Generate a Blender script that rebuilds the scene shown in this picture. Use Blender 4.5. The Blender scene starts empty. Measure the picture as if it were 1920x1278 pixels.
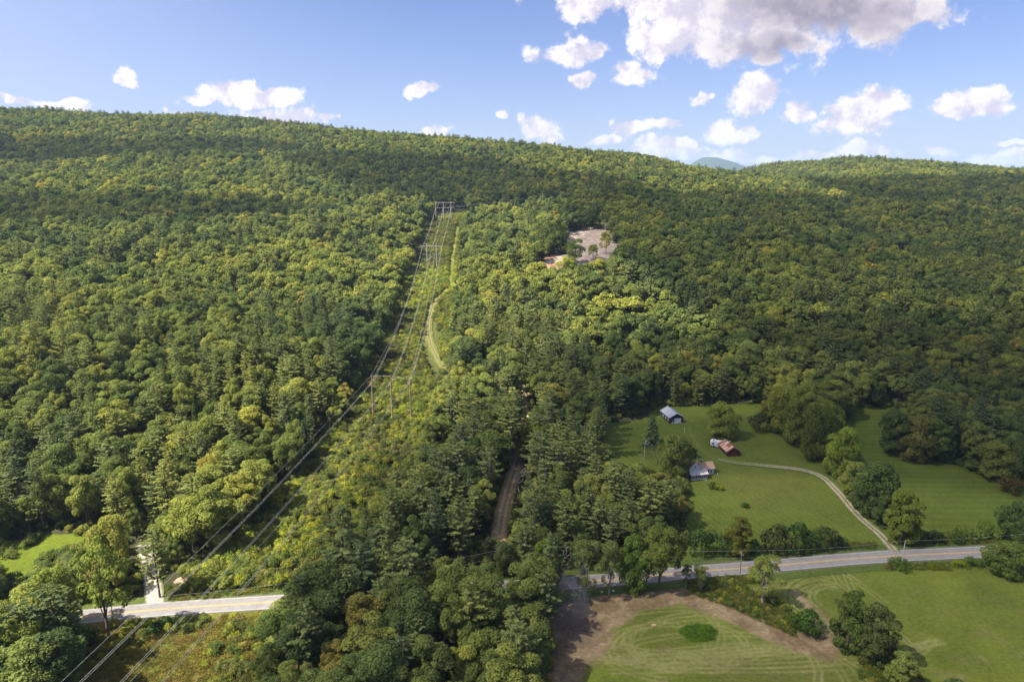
import bpy, bmesh, math, random
import numpy as np
from mathutils import Vector, Matrix
from mathutils.geometry import delaunay_2d_cdt

# ------------------------------------------------------------------ camera
S = bpy.context.scene
COL = S.collection
TILT = math.radians(13.6)
ST, CT = math.sin(TILT), math.cos(TILT)
CAMH = 120.0
FPX = 1280.0
cam_d = bpy.data.cameras.new('camera')
cam_d.sensor_width = 36.0
cam_d.lens = 24.0
cam_d.clip_start = 0.5
cam_d.clip_end = 60000
cam = bpy.data.objects.new('camera', cam_d)
cam.location = (0, 0, CAMH)
cam.rotation_euler = (math.pi / 2 - TILT, 0, 0)
COL.objects.link(cam)
S.camera = cam

# ------------------------------------------------------------------ exposure, world, sun
S.view_settings.view_transform = 'Standard'
S.view_settings.look = 'None'
S.view_settings.gamma = 1.0
S.view_settings.use_curve_mapping = False
S.view_settings.exposure = 1.38
S.render.engine = 'CYCLES'
S.cycles.max_bounces = 6
S.cycles.diffuse_bounces = 3
S.cycles.glossy_bounces = 2
S.cycles.transmission_bounces = 3
S.cycles.transparent_max_bounces = 12
S.cycles.volume_bounces = 0
S.cycles.use_denoising = True

SUN_AZ = math.radians(-109.0)      # measured from +Y towards +X : the sun stands to the left
SUN_EL = math.radians(51.0)
sun_dir = Vector((math.sin(SUN_AZ) * math.cos(SUN_EL), math.cos(SUN_AZ) * math.cos(SUN_EL), math.sin(SUN_EL)))
sl = bpy.data.lights.new('sun', 'SUN')
sl.energy = 5.0
sl.angle = math.radians(0.55)
sl.color = (1.0, 0.93, 0.82)
sun = bpy.data.objects.new('sun', sl)
sun.rotation_euler = (-sun_dir).to_track_quat('-Z', 'Y').to_euler()
COL.objects.link(sun)

world = bpy.data.worlds.new('World')
S.world = world
world.use_nodes = True


class NT:
    """small node helper"""
    def __init__(s, tree):
        s.t = tree
        s.n = tree.nodes
        s.l = tree.links

    def new(s, ty, **kw):
        n = s.n.new(ty)
        for k, v in kw.items():
            setattr(n, k, v)
        return n

    def put(s, sock, v):
        if hasattr(v, 'is_output'):
            s.l.new(v, sock)
        else:
            if sock.type == 'VECTOR' and isinstance(v, tuple):
                v = v[:3]
            sock.default_value = v

    def m(s, op, a, b=0.0, c=None, clamp=False):
        n = s.new('ShaderNodeMath', operation=op)
        n.use_clamp = clamp
        s.put(n.inputs[0], a)
        s.put(n.inputs[1], b)
        if c is not None:
            s.put(n.inputs[2], c)
        return n.outputs[0]

    def v(s, op, a, b=(0, 0, 0), c=None):
        n = s.new('ShaderNodeVectorMath', operation=op)
        s.put(n.inputs[0], a)
        s.put(n.inputs[1], b)
        if c is not None:
            s.put(n.inputs[2], c)
        return n.outputs['Value'] if op in ('LENGTH', 'DOT_PRODUCT') else n.outputs[0]

    def mix(s, f, a, b, mode='MIX'):
        n = s.new('ShaderNodeMix', data_type='RGBA', blend_type=mode)
        s.put(n.inputs[0], f)
        s.put(n.inputs[6], a)
        s.put(n.inputs[7], b)
        return n.outputs[2]

    def noise(s, vec, scale, detail=3, rough=0.55, out=0, dist=0.0, dim='3D'):
        n = s.new('ShaderNodeTexNoise', noise_dimensions=dim)
        if vec is not None:
            s.l.new(vec, n.inputs['Vector'])
        n.inputs['Scale'].default_value = scale
        n.inputs['Detail'].default_value = detail
        n.inputs['Roughness'].default_value = rough
        n.inputs['Distortion'].default_value = dist
        return n.outputs[out]

    def ramp(s, f, stops, interp='LINEAR'):
        n = s.new('ShaderNodeValToRGB')
        n.color_ramp.interpolation = interp
        e = n.color_ramp.elements
        while len(e) < len(stops):
            e.new(0.5)
        for k, (p, c) in enumerate(stops):
            e[k].position = p
            e[k].color = (c[0], c[1], c[2], 1) if not isinstance(c, (int, float)) else (c, c, c, 1)
        s.put(n.inputs[0], f)
        return n.outputs[0]

    def mapr(s, x, a, b, c=0.0, d=1.0, smooth=True):
        n = s.new('ShaderNodeMapRange')
        n.interpolation_type = 'SMOOTHSTEP' if smooth else 'LINEAR'
        s.put(n.inputs[0], x)
        for k, q in enumerate((a, b, c, d)):
            s.put(n.inputs[k + 1], q)
        return n.outputs[0]


def raydir(px, py):
    """direction of a line of sight, tangent-plane form (east/north, up/north)"""
    u = (px - 960) / FPX
    v = (py - 639) / FPX
    f = CT - v * ST
    return u / f, (-ST - v * CT) / f


def build_world():
    t = world.node_tree
    t.nodes.clear()
    n = NT(t)
    out = n.new('ShaderNodeOutputWorld')
    bg = n.new('ShaderNodeBackground')
    sky = n.new('ShaderNodeTexSky', sky_type='NISHITA')
    sky.sun_disc = False
    sky.sun_elevation = SUN_EL
    sky.sun_rotation = SUN_AZ
    sky.altitude = 300
    sky.air_density = 1.0
    sky.dust_density = 0.9
    sky.ozone_density = 1.6
    tc = n.new('ShaderNodeTexCoord')
    d = tc.outputs['Generated']
    sep = n.new('ShaderNodeSeparateXYZ')
    n.l.new(d, sep.inputs[0])
    x, y, z = sep.outputs
    ysafe = n.m('MAXIMUM', y, 0.08)
    u = n.m('DIVIDE', x, ysafe)
    w = n.m('DIVIDE', z, ysafe)
    cmb = n.new('ShaderNodeCombineXYZ')
    n.l.new(u, cmb.inputs[0])
    n.l.new(w, cmb.inputs[1])
    uw = cmb.outputs[0]
    # cloud cells seen in the photograph: centre x, y, half width, half height
    cells = [
        (1280, -10, 250, 70), (1330, 40, 190, 85), (1480, 20, 240, 90), (1400, 78, 130, 46), (1620, 5, 190, 55), (1240, 70, 95, 48), (1430, 108, 60, 20),
        (1085, 5, 55, 36), (1060, 98, 58, 24), (1170, 143, 55, 26), (1090, 150, 16, 20),
        (232, 145, 32, 18), (440, 165, 80, 28), (490, 180, 70, 22), (385, 180, 45, 12), (520, 212, 72, 18), (120, 196, 55, 13), (40, 194, 42, 10), (340, 209, 32, 10),
        (792, 170, 32, 14), (613, 217, 22, 9), (828, 243, 44, 12), (933, 210, 18, 11), (1010, 240, 42, 28),
        (1425, 180, 56, 38), (1318, 188, 17, 14), (1600, 225, 78, 36), (1650, 195, 52, 30), (1560, 235, 50, 22), (1500, 210, 32, 18), (1345, 235, 40, 26), (1400, 247, 28, 15),
        (1235, 230, 36, 10), (1185, 243, 36, 14), (1130, 260, 50, 10), (1255, 278, 70, 22), (1340, 290, 60, 18), (1620, 283, 80, 16), (1480, 296, 120, 11), (1770, 290, 40, 9),
        (1840, 190, 62, 28), (1855, 170, 42, 18), (1880, 300, 70, 16), (1800, 205, 28, 14), (1890, 272, 30, 5),
    ]
    warp = n.noise(uw, 9.0, 4, 0.6, out=1)
    warp = n.v('SUBTRACT', warp, (0.5, 0.5, 0.5))
    uwp = n.v('ADD', uw, n.v('MULTIPLY', warp, (0.12, 0.060, 0)))

    def field(vec, cs):
        acc = None
        for (cx, cy, rx, ry) in cs:
            u0, w0 = raydir(cx, cy)
            ua, _ = raydir(cx + rx, cy)
            _, wb = raydir(cx, cy - ry)
            k_ = 1.1 if cx > 1050 else 1.0
            ru, rw = (ua - u0) * k_, (wb - w0) * k_
            q = n.v('MULTIPLY_ADD', vec, (1 / ru, 1 / rw, 0), (-u0 / ru, -w0 / rw, 0))
            e = n.v('LENGTH', q)
            acc = e if acc is None else n.m('MINIMUM', acc, e)
        return n.m('SUBTRACT', 1.0, acc)
    f0 = field(uwp, cells)
    big = field(uwp, [(1500, 10, 330, 95), (1420, 90, 150, 55)])
    lump = n.noise(uw, 17.0, 8, 0.66)
    fine = n.noise(uw, 60.0, 4, 0.6)
    body = n.m('ADD', f0, n.m('MULTIPLY', n.m('SUBTRACT', lump, 0.5), 2.5))
    body = n.m('ADD', body, n.m('MULTIPLY', n.m('SUBTRACT', fine, 0.5), 0.6))
    a_front = n.mapr(body, -0.02, 0.42)
    front = n.mapr(y, 0.1, 0.3)
    a_front = n.m('MULTIPLY', a_front, front)
    # the rest of the sky carries scattered cumulus of the same kind
    zs = n.m('MAXIMUM', z, 0.05)
    pl = n.new('ShaderNodeCombineXYZ')
    n.l.new(n.m('DIVIDE', x, zs), pl.inputs[0])
    n.l.new(n.m('DIVIDE', y, zs), pl.inputs[1])
    gen = n.noise(pl.outputs[0], 0.9, 6, 0.6)
    a_gen = n.mapr(gen, 0.55, 0.68)
    hi = n.mapr(w, 0.26, 0.40)          # above the part of the sky in the picture
    side = n.mapr(n.m('ABSOLUTE', u), 0.80, 1.0)
    where = n.m('MAXIMUM', n.m('MAXIMUM', hi, side), n.m('SUBTRACT', 1.0, front))
    a_gen = n.m('MULTIPLY', a_gen, where)
    a_gen = n.m('MULTIPLY', a_gen, n.mapr(z, 0.0, 0.1))
    alpha = n.m('MAXIMUM', a_front, a_gen)
    # light: lumps turned to the sun (left, above) are bright, thick bases grey
    uw2 = n.v('ADD', uw, (-0.018, 0.016, 0))
    lump2 = n.noise(uw2, 17.0, 8, 0.66)
    rel = n.m('SUBTRACT', lump, lump2)
    lit = n.mapr(rel, -0.10, 0.10, 0.0, 1.0)
    thick = n.mapr(n.m('ADD', big, n.m('MULTIPLY', n.m('SUBTRACT', lump, 0.5), 0.6)), 0.10, 0.75)
    thick = n.m('MULTIPLY', thick, n.mapr(u, 0.19, 0.40))
    core = n.mapr(body, 0.25, 1.0)
    c1 = n.mix(lit, (0.70, 0.66, 0.80, 1), (1.10, 1.03, 1.02, 1))
    c1 = n.mix(n.m('MULTIPLY', core, 0.25), c1, (0.80, 0.76, 0.86, 1))
    c2 = n.mix(lit, (0.36, 0.335, 0.42, 1), (0.50, 0.46, 0.55, 1))
    cc = n.mix(thick, c1, c2)
    # clear sky, slightly violet as in the picture
    tint = n.mix(0.0, (1, 1, 1, 1), (1, 1, 1, 1))
    skc = n.mix(1.0, sky.outputs[0], (0.94, 0.97, 1.30, 1), 'MULTIPLY')
    skc = n.v('SCALE', skc)
    skc.node.inputs['Scale'].default_value = 0.048
    veil = n.mapr(w, 0.33, -0.02)
    skc = n.mix(n.m('MULTIPLY', veil, 0.24), skc, (0.24, 0.275, 0.43, 1))
    glow = n.m('MULTIPLY', n.mapr(u, -0.1, -0.95), n.mapr(w, -0.1, 0.1))
    skc = n.mix(n.m('MULTIPLY', glow, 0.5), skc, (0.28, 0.31, 0.42, 1))
    ccn = n.v('SCALE', cc)
    ccn.node.inputs['Scale'].default_value = 0.43
    col = n.mix(alpha, skc, ccn)
    n.l.new(col, bg.inputs[0])
    bg.inputs[1].default_value = 1.0
    n.l.new(bg.outputs[0], out.inputs[0])
    world.cycles.sampling_method = 'AUTOMATIC'


build_world()

# ------------------------------------------------------------------ small tools
rng = np.random.default_rng(7)
random.seed(7)


def mesh_from(name, verts, faces, mats=(), midx=None, smooth=False):
    """verts (n,3) float array, faces list/array of tris or quads"""
    me = bpy.data.meshes.new(name)
    verts = np.asarray(verts, dtype=np.float32)
    if isinstance(faces, np.ndarray):
        k = faces.shape[1]
        me.vertices.add(len(verts))
        me.vertices.foreach_set('co', verts.ravel())
        me.loops.add(faces.size)
        me.loops.foreach_set('vertex_index', faces.astype(np.int32).ravel())
        me.polygons.add(len(faces))
        me.polygons.foreach_set('loop_start', np.arange(0, faces.size, k, dtype=np.int32))
        me.polygons.foreach_set('loop_total', np.full(len(faces), k, dtype=np.int32))
        me.update(calc_edges=True)
    else:
        me.from_pydata([tuple(map(float, p)) for p in verts], [], faces)
    for m in mats:
        me.materials.append(m)
    if midx is not None:
        me.polygons.foreach_set('material_index', np.asarray(midx, dtype=np.int32))
    if smooth:
        me.polygons.foreach_set('use_smooth', np.ones(len(me.polygons), dtype=bool))
    return me


def link(name, data, parent=None, label=None, cat=None, group=None, kind=None, loc=None):
    o = bpy.data.objects.new(name, data)
    COL.objects.link(o)
    if parent is not None:
        o.parent = parent
    tag(o, label, cat, group, kind)
    if loc is not None:
        o.location = loc
    return o


def tag(o, label=None, cat=None, group=None, kind=None):
    if label:
        o['label'] = label
    if cat:
        o['category'] = cat
    if group:
        o['group'] = group
    if kind:
        o['kind'] = kind


class MB:
    """collects boxes, prisms, tubes into one mesh"""
    def __init__(s):
        s.v, s.f = [], []

    def add(s, vs, fs):
        b = len(s.v)
        s.v += [tuple(p) for p in vs]
        s.f += [tuple(b + i for i in f) for f in fs]
        return s

    def box(s, x0, x1, y0, y1, z0, z1):
        return s.add([(x0, y0, z0), (x1, y0, z0), (x1, y1, z0), (x0, y1, z0), (x0, y0, z1), (x1, y0, z1), (x1, y1, z1), (x0, y1, z1)],
                     [(0, 3, 2, 1), (4, 5, 6, 7), (0, 1, 5, 4), (1, 2, 6, 5), (2, 3, 7, 6), (3, 0, 4, 7)])

    def slab(s, quad, th):
        """thick plate from four corners (ccw seen from outside)"""
        q = [Vector(p) for p in quad]
        nn = (q[1] - q[0]).cross(q[2] - q[0]).normalized() * th
        lo = [p - nn for p in q]
        return s.add(q + lo, [(0, 1, 2, 3), (7, 6, 5, 4), (0, 4, 5, 1), (1, 5, 6, 2), (2, 6, 7, 3), (3, 7, 4, 0)])

    def tube(s, pts, rad, seg=6, cap=True):
        pts = [Vector(p) for p in pts]
        if isinstance(rad, (int, float)):
            rad = [rad] * len(pts)
        base = len(s.v)
        prev = None
        for i, p in enumerate(pts):
            t = (pts[min(i + 1, len(pts) - 1)] - pts[max(i - 1, 0)])
            t = t.normalized() if t.length > 1e-9 else Vector((0, 0, 1))
            a = t.orthogonal().normalized() if prev is None else (prev - t * prev.dot(t)).normalized()
            prev = a
            b = t.cross(a)
            for k in range(seg):
                an = 2 * math.pi * k / seg
                s.v.append(tuple(p + (a * math.cos(an) + b * math.sin(an)) * rad[i]))
        for i in range(len(pts) - 1):
            for k in range(seg):
                k2 = (k + 1) % seg
                s.f.append((base + i * seg + k, base + i * seg + k2, base + (i + 1) * seg + k2, base + (i + 1) * seg + k))
        if cap:
            s.f.append(tuple(base + k for k in range(seg))[::-1])
            s.f.append(tuple(base + (len(pts) - 1) * seg + k for k in range(seg)))
        return s

    def build(s, name, mat, parent=None, **kw):
        me = mesh_from(name, np.array(s.v), s.f, [mat])
        return link(name, me, parent, **kw)


def vnoise(x, y, seed=0):
    """smooth value noise, arrays"""
    xi = np.floor(x).astype(np.int64)
    yi = np.floor(y).astype(np.int64)
    fx, fy = x - xi, y - yi
    fx = fx * fx * (3 - 2 * fx)
    fy = fy * fy * (3 - 2 * fy)

    def h(a, b):
        q = (a * 374761393 + b * 668265263 + seed * 974634777) & 0xffffffff
        q = ((q ^ (q >> 13)) * 1274126177) & 0xffffffff
        return ((q ^ (q >> 16)) & 0xffff) / 65535.0
    return (h(xi, yi) * (1 - fx) + h(xi + 1, yi) * fx) * (1 - fy) + (h(xi, yi + 1) * (1 - fx) + h(xi + 1, yi + 1) * fx) * fy


def fbm(x, y, scale, oct=4, seed=0):
    t, a, tot = 0, 1.0, 0
    for k in range(oct):
        t = t + a * vnoise(x / scale * 2 ** k, y / scale * 2 ** k, seed + k)
        tot += a
        a *= 0.55
    return t / tot


# ------------------------------------------------------------------ terrain
def sight(px, py, d, can=0.0):
    u = (px - 960) / FPX
    v = (py - 639) / FPX
    return (u * d, (CT - v * ST) * d, CAMH - (ST + v * CT) * d - can)


ctrl = []
for Y in (-300, -100, 0, 60, 110, 150, 200):
    for X in (-500, -300, -180, -90, 0, 90, 180, 300, 420, 600):
        ctrl.append((X, Y, 0.0))
for Y in (240, 285, 335):
    for X in (60, 90, 130, 200, 280, 360):
        ctrl.append((X, Y, 0.0))
ctrl += [(0, 240, 0), (-4, 212, 0), (-50, 215, 0.5), (-85, 180, 0), (-66, 250, 2.5), (0, 300, 3), (8, 350, 8)]
ctrl += [(-56, 302, 7.4), (-73, 622, 37), (-79, 800, 65.5), (-64, 450, 20), (68, 622, 56), (33, 570, 49.5), (70, 500, 33)]
for a in [(1600, 500, 600, 18), (1600, 400, 900, 18), (1850, 420, 850, 18), (1850, 520, 560, 18), (1600, 600, 430, 20), (1850, 640, 380, 22),
          (1900, 320, 1700, 15), (2100, 330, 1700, 15), (1600, 298, 1900, 15), (1750, 306, 1850, 15), (1500, 302, 1900, 15), (1430, 312, 1900, 15), (1290, 315, 1500, 15),
          (1200, 293, 1550, 15), (1000, 272, 1450, 15), (850, 260, 1400, 15), (700, 249, 1350, 15), (550, 233, 1350, 15), (400, 223, 1350, 15),
          (200, 214, 1400, 15), (20, 206, 1450, 15), (-250, 200, 1500, 15), (100, 300, 1000, 15), (-150, 300, 1000, 15), (100, 450, 560, 16), (300, 450, 560, 16),
          (500, 350, 800, 15), (700, 300, 1000, 15), (700, 400, 720, 15), (950, 350, 980, 15), (1100, 380, 830, 15), (1250, 400, 800, 15),
          (1400, 350, 1150, 15), (1750, 350, 1250, 15), (300, 600, 380, 18), (100, 650, 330, 18), (500, 650, 335, 18), (100, 800, 270, 18),
          (400, 800, 270, 18), (600, 500, 520, 16), (-100, 600, 380, 18), (1250, 600, 440, 18), (1100, 600, 440, 18)]:
    ctrl.append(sight(*a))
for (X, Y, z) in [(-1800, 2300, 160), (-900, 2300, 120), (0, 2300, 90), (600, 2300, 60), (-700, 1900, 190), (0, 1850, 130), (400, 1850, 90), (560, 1720, 95), (1100, 2500, 80),
                  (1700, 2500, 60), (2400, 1800, 80), (-2400, 1500, 240), (-1500, 700, 150), (1600, 600, 40), (1000, 300, 5), (-900, 200, 40)]:
    ctrl.append((X, Y, z))
CP = np.array(ctrl, dtype=float)
RC = 45.0


def _phi(dx, dy):
    return np.sqrt(dx * dx + dy * dy + RC * RC)


_A = _phi(CP[:, None, 0] - CP[None, :, 0], CP[:, None, 1] - CP[None, :, 1])
_n = len(CP)
_A[np.arange(_n), np.arange(_n)] += -8.0
_Pm = np.c_[np.ones(_n), CP[:, 0] / 1000, CP[:, 1] / 1000]
_M = np.block([[_A, _Pm], [_Pm.T, np.zeros((3, 3))]])
_sol = np.linalg.solve(_M, np.r_[CP[:, 2], 0, 0, 0])
_W, _B = _sol[:_n], _sol[_n:]


def hgt(x, y):
    x = np.asarray(x, dtype=float)
    y = np.asarray(y, dtype=float)
    sh = x.shape
    xf, yf = x.ravel(), y.ravel()
    out = np.empty(len(xf))
    for a in range(0, len(xf), 20000):
        xs, ys = xf[a:a + 20000], yf[a:a + 20000]
        xc, yc = np.clip(xs, -2600, 2600), np.clip(ys, -400, 2700)
        z = _phi(xc[:, None] - CP[None, :, 0], yc[:, None] - CP[None, :, 1]) @ _W
        z += _B[0] + _B[1] * xc / 1000 + _B[2] * yc / 1000
        wild = np.clip((ys - 420) / 300, 0, 1)
        z += wild * (fbm(xs, ys, 140, 3, 3) - 0.5) * 16
        out[a:a + 20000] = z
    return out.reshape(sh)


def h1(x, y):
    return float(hgt(np.array([x]), np.array([y]))[0])


def ground(px, py):
    """the spot of ground seen at a pixel of the photograph; returns world x, y, z (arrays)"""
    px = np.atleast_1d(np.asarray(px, dtype=float))
    py = np.atleast_1d(np.asarray(py, dtype=float))
    u = (px - 960) / FPX
    v = (py - 639) / FPX
    dy, dz = CT - v * ST, -(ST + v * CT)
    z = np.zeros(len(px))
    lo = np.full(len(px), 60.0)
    hi = np.full(len(px), np.nan)
    ds = np.geomspace(60, 2600, 260)
    D = np.broadcast_to(ds, (len(px), len(ds)))
    gap = CAMH + D * dz[:, None] - hgt(D * u[:, None], D * dy[:, None])
    for i in range(len(px)):
        k = np.argmax(gap[i] < 0)
        if gap[i][k] >= 0:
            k = len(ds) - 1
        lo[i], hi[i] = ds[max(k - 1, 0)], ds[k]
    for _ in range(22):
        mid = (lo + hi) / 2
        below = CAMH + mid * dz - hgt(mid * u, mid * dy) < 0
        hi = np.where(below, mid, hi)
        lo = np.where(below, lo, mid)
    d = (lo + hi) / 2
    x, y = d * u, d * dy
    return x, y, hgt(x, y)


def g1(px, py):
    x, y, z = ground([px], [py])
    return Vector((x[0], y[0], z[0]))


def project(x, y, z):
    c = y * CT - (z - CAMH) * ST          # depth along the optical axis
    up = y * ST + (z - CAMH) * CT
    c = np.maximum(c, 1e-3)
    return 960 + FPX * x / c, 639 - FPX * up / c, c


def inpoly(px, py, poly):
    inside = np.zeros(np.shape(px), dtype=bool)
    n = len(poly)
    for i in range(n):
        x1, y1 = poly[i]
        x2, y2 = poly[(i + 1) % n]
        if y1 == y2:
            continue
        c = ((y1 > py) != (y2 > py)) & (px < (x2 - x1) * (py - y1) / (y2 - y1) + x1)
        inside ^= c
    return inside


def dist_line(x, y, pts):
    best = np.full(np.shape(x), 1e9)
    for (a, b) in zip(pts[:-1], pts[1:]):
        ax, ay, bx, by = a[0], a[1], b[0], b[1]
        L2 = (bx - ax) ** 2 + (by - ay) ** 2 + 1e-9
        t = np.clip(((x - ax) * (bx - ax) + (y - ay) * (by - ay)) / L2, 0, 1)
        best = np.minimum(best, np.hypot(x - ax - t * (bx - ax), y - ay - t * (by - ay)))
    return best


# ------------------------------------------------------------------ materials
def mat(name, col, rough=0.9, spec=0.2, metal=0.0, var=0.15, scale=2.0, bump=0.0, bscale=20.0, col2=None, attr=False, worldco=True):
    m = bpy.data.materials.new(name)
    m.use_nodes = True
    n = NT(m.node_tree)
    bs = n.n['Principled BSDF']
    bs.inputs['Roughness'].default_value = rough
    bs.inputs['Specular IOR Level'].default_value = spec
    bs.inputs['Metallic'].default_value = metal
    if worldco:
        vec = n.new('ShaderNodeNewGeometry').outputs['Position']
    else:
        vec = n.new('ShaderNodeTexCoord').outputs['Object']
    if attr:
        c = n.new('ShaderNodeAttribute', attribute_name='Col').outputs['Color']
    else:
        c = (*col, 1)
    f = n.noise(vec, scale, 5, 0.6)
    lo = n.v('SCALE', c)
    lo.node.inputs['Scale'].default_value = 1 - var
    hi = n.v('SCALE', c)
    hi.node.inputs['Scale'].default_value = 1 + var
    ff = n.mapr(f, 0.3, 0.7)
    cc = n.mix(ff, lo, hi if col2 is None else (*col2, 1))
    n.l.new(cc, bs.inputs['Base Color'])
    if bump:
        b = n.new('ShaderNodeBump')
        b.inputs['Strength'].default_value = bump
        b.inputs['Distance'].default_value = 0.5
        n.l.new(n.noise(vec, bscale, 3, 0.6), b.inputs['Height'])
        n.l.new(b.outputs[0], bs.inputs['Normal'])
    return m


def grass_mat(name, tuft=1.6, strength=0.5, mot=0.32):
    """short vegetation: colour from the painted map, blades and tufts from noise"""
    m = bpy.data.materials.new(name)
    m.use_nodes = True
    n = NT(m.node_tree)
    bs = n.n['Principled BSDF']
    bs.inputs['Roughness'].default_value = 0.95
    bs.inputs['Specular IOR Level'].default_value = 0.1
    vec = n.new('ShaderNodeNewGeometry').outputs['Position']
    c = n.new('ShaderNodeAttribute', attribute_name='Col').outputs['Color']
    f = n.noise(vec, tuft, 6, 0.7)
    g = n.noise(vec, 0.09, 4, 0.6)
    k = n.m('ADD', n.mapr(f, 0.25, 0.75, 1 - mot, 1 + mot, False), n.mapr(g, 0.3, 0.7, -0.14, 0.14, False))
    c2 = n.v('SCALE', c)
    n.l.new(k, c2.node.inputs['Scale'])
    dry = n.mapr(n.noise(vec, 0.35, 5, 0.65), 0.52, 0.72, 0, 0.30)
    c3 = n.mix(dry, c2, (0.125, 0.125, 0.022, 1))
    n.l.new(c3, bs.inputs['Base Color'])
    b = n.new('ShaderNodeBump')
    b.inputs['Strength'].default_value = strength
    b.inputs['Distance'].default_value = 0.6
    n.l.new(f, b.inputs['Height'])
    n.l.new(b.outputs[0], bs.inputs['Normal'])
    return m


def leaf_mat(name, stops, trans=0.25, species_noise=True, bright=1.0, patch=((0.76, 0.82, 0.85), (1.22, 1.14, 0.9))):
    m = bpy.data.materials.new(name)
    m.use_nodes = True
    n = NT(m.node_tree)
    n.n.clear()
    out = n.new('ShaderNodeOutputMaterial')
    oi = n.new('ShaderNodeObjectInfo')
    c = n.ramp(oi.outputs['Random'], stops)
    loc = oi.outputs['Location']
    if species_noise:
        sp = n.mapr(n.noise(loc, 0.012, 3, 0.6), 0.35, 0.65)
        c = n.mix(1.0, c, n.mix(sp, (*patch[0], 1), (*patch[1], 1)), 'MULTIPLY')
    c = n.mix(1.0, c, oi.outputs['Color'], 'MULTIPLY')
    geo = n.new('ShaderNodeNewGeometry')
    f = n.noise(geo.outputs['Position'], 0.55, 3, 0.6)
    k = n.mapr(f, 0.3, 0.7, 0.72 * bright, 1.28 * bright, False)
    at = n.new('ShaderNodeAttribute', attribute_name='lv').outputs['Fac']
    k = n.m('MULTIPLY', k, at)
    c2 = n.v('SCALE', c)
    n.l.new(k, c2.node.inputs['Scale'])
    dif = n.new('ShaderNodeBsdfDiffuse')
    n.l.new(c2, dif.inputs[0])
    tr = n.new('ShaderNodeBsdfTranslucent')
    n.l.new(n.mix(1.0, c2, (1.12, 1.15, 0.65, 1), 'MULTIPLY'), tr.inputs[0])
    mx = n.new('ShaderNodeMixShader')
    mx.inputs[0].default_value = trans
    n.l.new(dif.outputs[0], mx.inputs[1])
    n.l.new(tr.outputs[0], mx.inputs[2])
    n.l.new(mx.outputs[0], out.inputs[0])
    return m


M = {}
M['ground'] = grass_mat('forest_floor', 0.5, 0.6, 0.35)
M['grass'] = grass_mat('mown_grass', 0.9, 0.7, 0.34)
M['marsh'] = grass_mat('marsh_grass', 1.1, 0.9, 0.38)
M['soil'] = mat('dirt', (0.19, 0.12, 0.08), attr=True, var=0.28, scale=1.3, bump=0.5, bscale=2.5)
M['asphalt'] = mat('worn_asphalt', (0.225, 0.212, 0.20), rough=0.85, var=0.10, scale=0.5, bump=0.05, bscale=30)
M['yellow'] = mat('yellow_paint', (0.62, 0.36, 0.08), var=0.15, scale=1.5)
M['white_line'] = mat('white_paint_worn', (0.50, 0.49, 0.47), var=0.2, scale=2)
M['bark'] = mat('bark', (0.13, 0.10, 0.075), var=0.3, scale=3, bump=0.4, bscale=8)
M['pale_bark'] = mat('pale_bark', (0.34, 0.30, 0.26), var=0.25, scale=2.5, bump=0.3, bscale=8)
M['dead'] = mat('bleached_wood', (0.42, 0.38, 0.34), var=0.25, scale=2.5)
M['leaf'] = leaf_mat('broadleaf_foliage', [(0.0, (0.088, 0.120, 0.042)), (0.25, (0.126, 0.162, 0.049)), (0.5, (0.160, 0.196, 0.056)), (0.75, (0.205, 0.234, 0.062)),
                                           (0.96, (0.25, 0.262, 0.064)), (1.0, (0.29, 0.245, 0.062))], trans=0.40, bright=1.14)
M['needle'] = leaf_mat('pine_foliage', [(0.0, (0.108, 0.138, 0.062)), (0.4, (0.142, 0.174, 0.068)), (0.75, (0.172, 0.200, 0.070)), (1.0, (0.205, 0.222, 0.070))], trans=0.34, bright=1.22)
M['hemlock'] = leaf_mat('hemlock_foliage', [(0.0, (0.042, 0.066, 0.030)), (1.0, (0.072, 0.105, 0.042))], trans=0.15)
M['brush'] = leaf_mat('brush_foliage', [(0.0, (0.085, 0.12, 0.035)), (0.3, (0.13, 0.165, 0.045)), (0.5, (0.16, 0.165, 0.06)), (0.75, (0.20, 0.23, 0.045)), (0.95, (0.28, 0.29, 0.04)), (1.0, (0.18, 0.13, 0.08))],
                      patch=((0.8, 0.75, 0.85), (1.3, 1.3, 0.85)))
M['shrub'] = leaf_mat('shrub_foliage', [(0.0, (0.055, 0.085, 0.024)), (1.0, (0.08, 0.115, 0.03))], species_noise=False)

# ------------------------------------------------------------------ ground and its surfaces
def setcol(me, c):
    a = me.attributes.new('Col', 'FLOAT_COLOR', 'POINT')
    c = np.c_[c, np.ones(len(c))].astype(np.float32)
    a.data.foreach_set('color', c.ravel())


def lines(lo, hi, step, far, maxstep, grow=1.06):
    a = list(np.arange(lo, hi, step))
    s, p = step, a[-1]
    while p < far[1]:
        s = min(s * grow, maxstep) if p < 2700 else s * 1.4
        p += s
        a.append(p)
    s, p = step, a[0]
    while p > far[0]:
        s = min(s * grow, maxstep) if p > -2700 else s * 1.4
        p -= s
        a.insert(0, p)
    return np.array(a)


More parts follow.
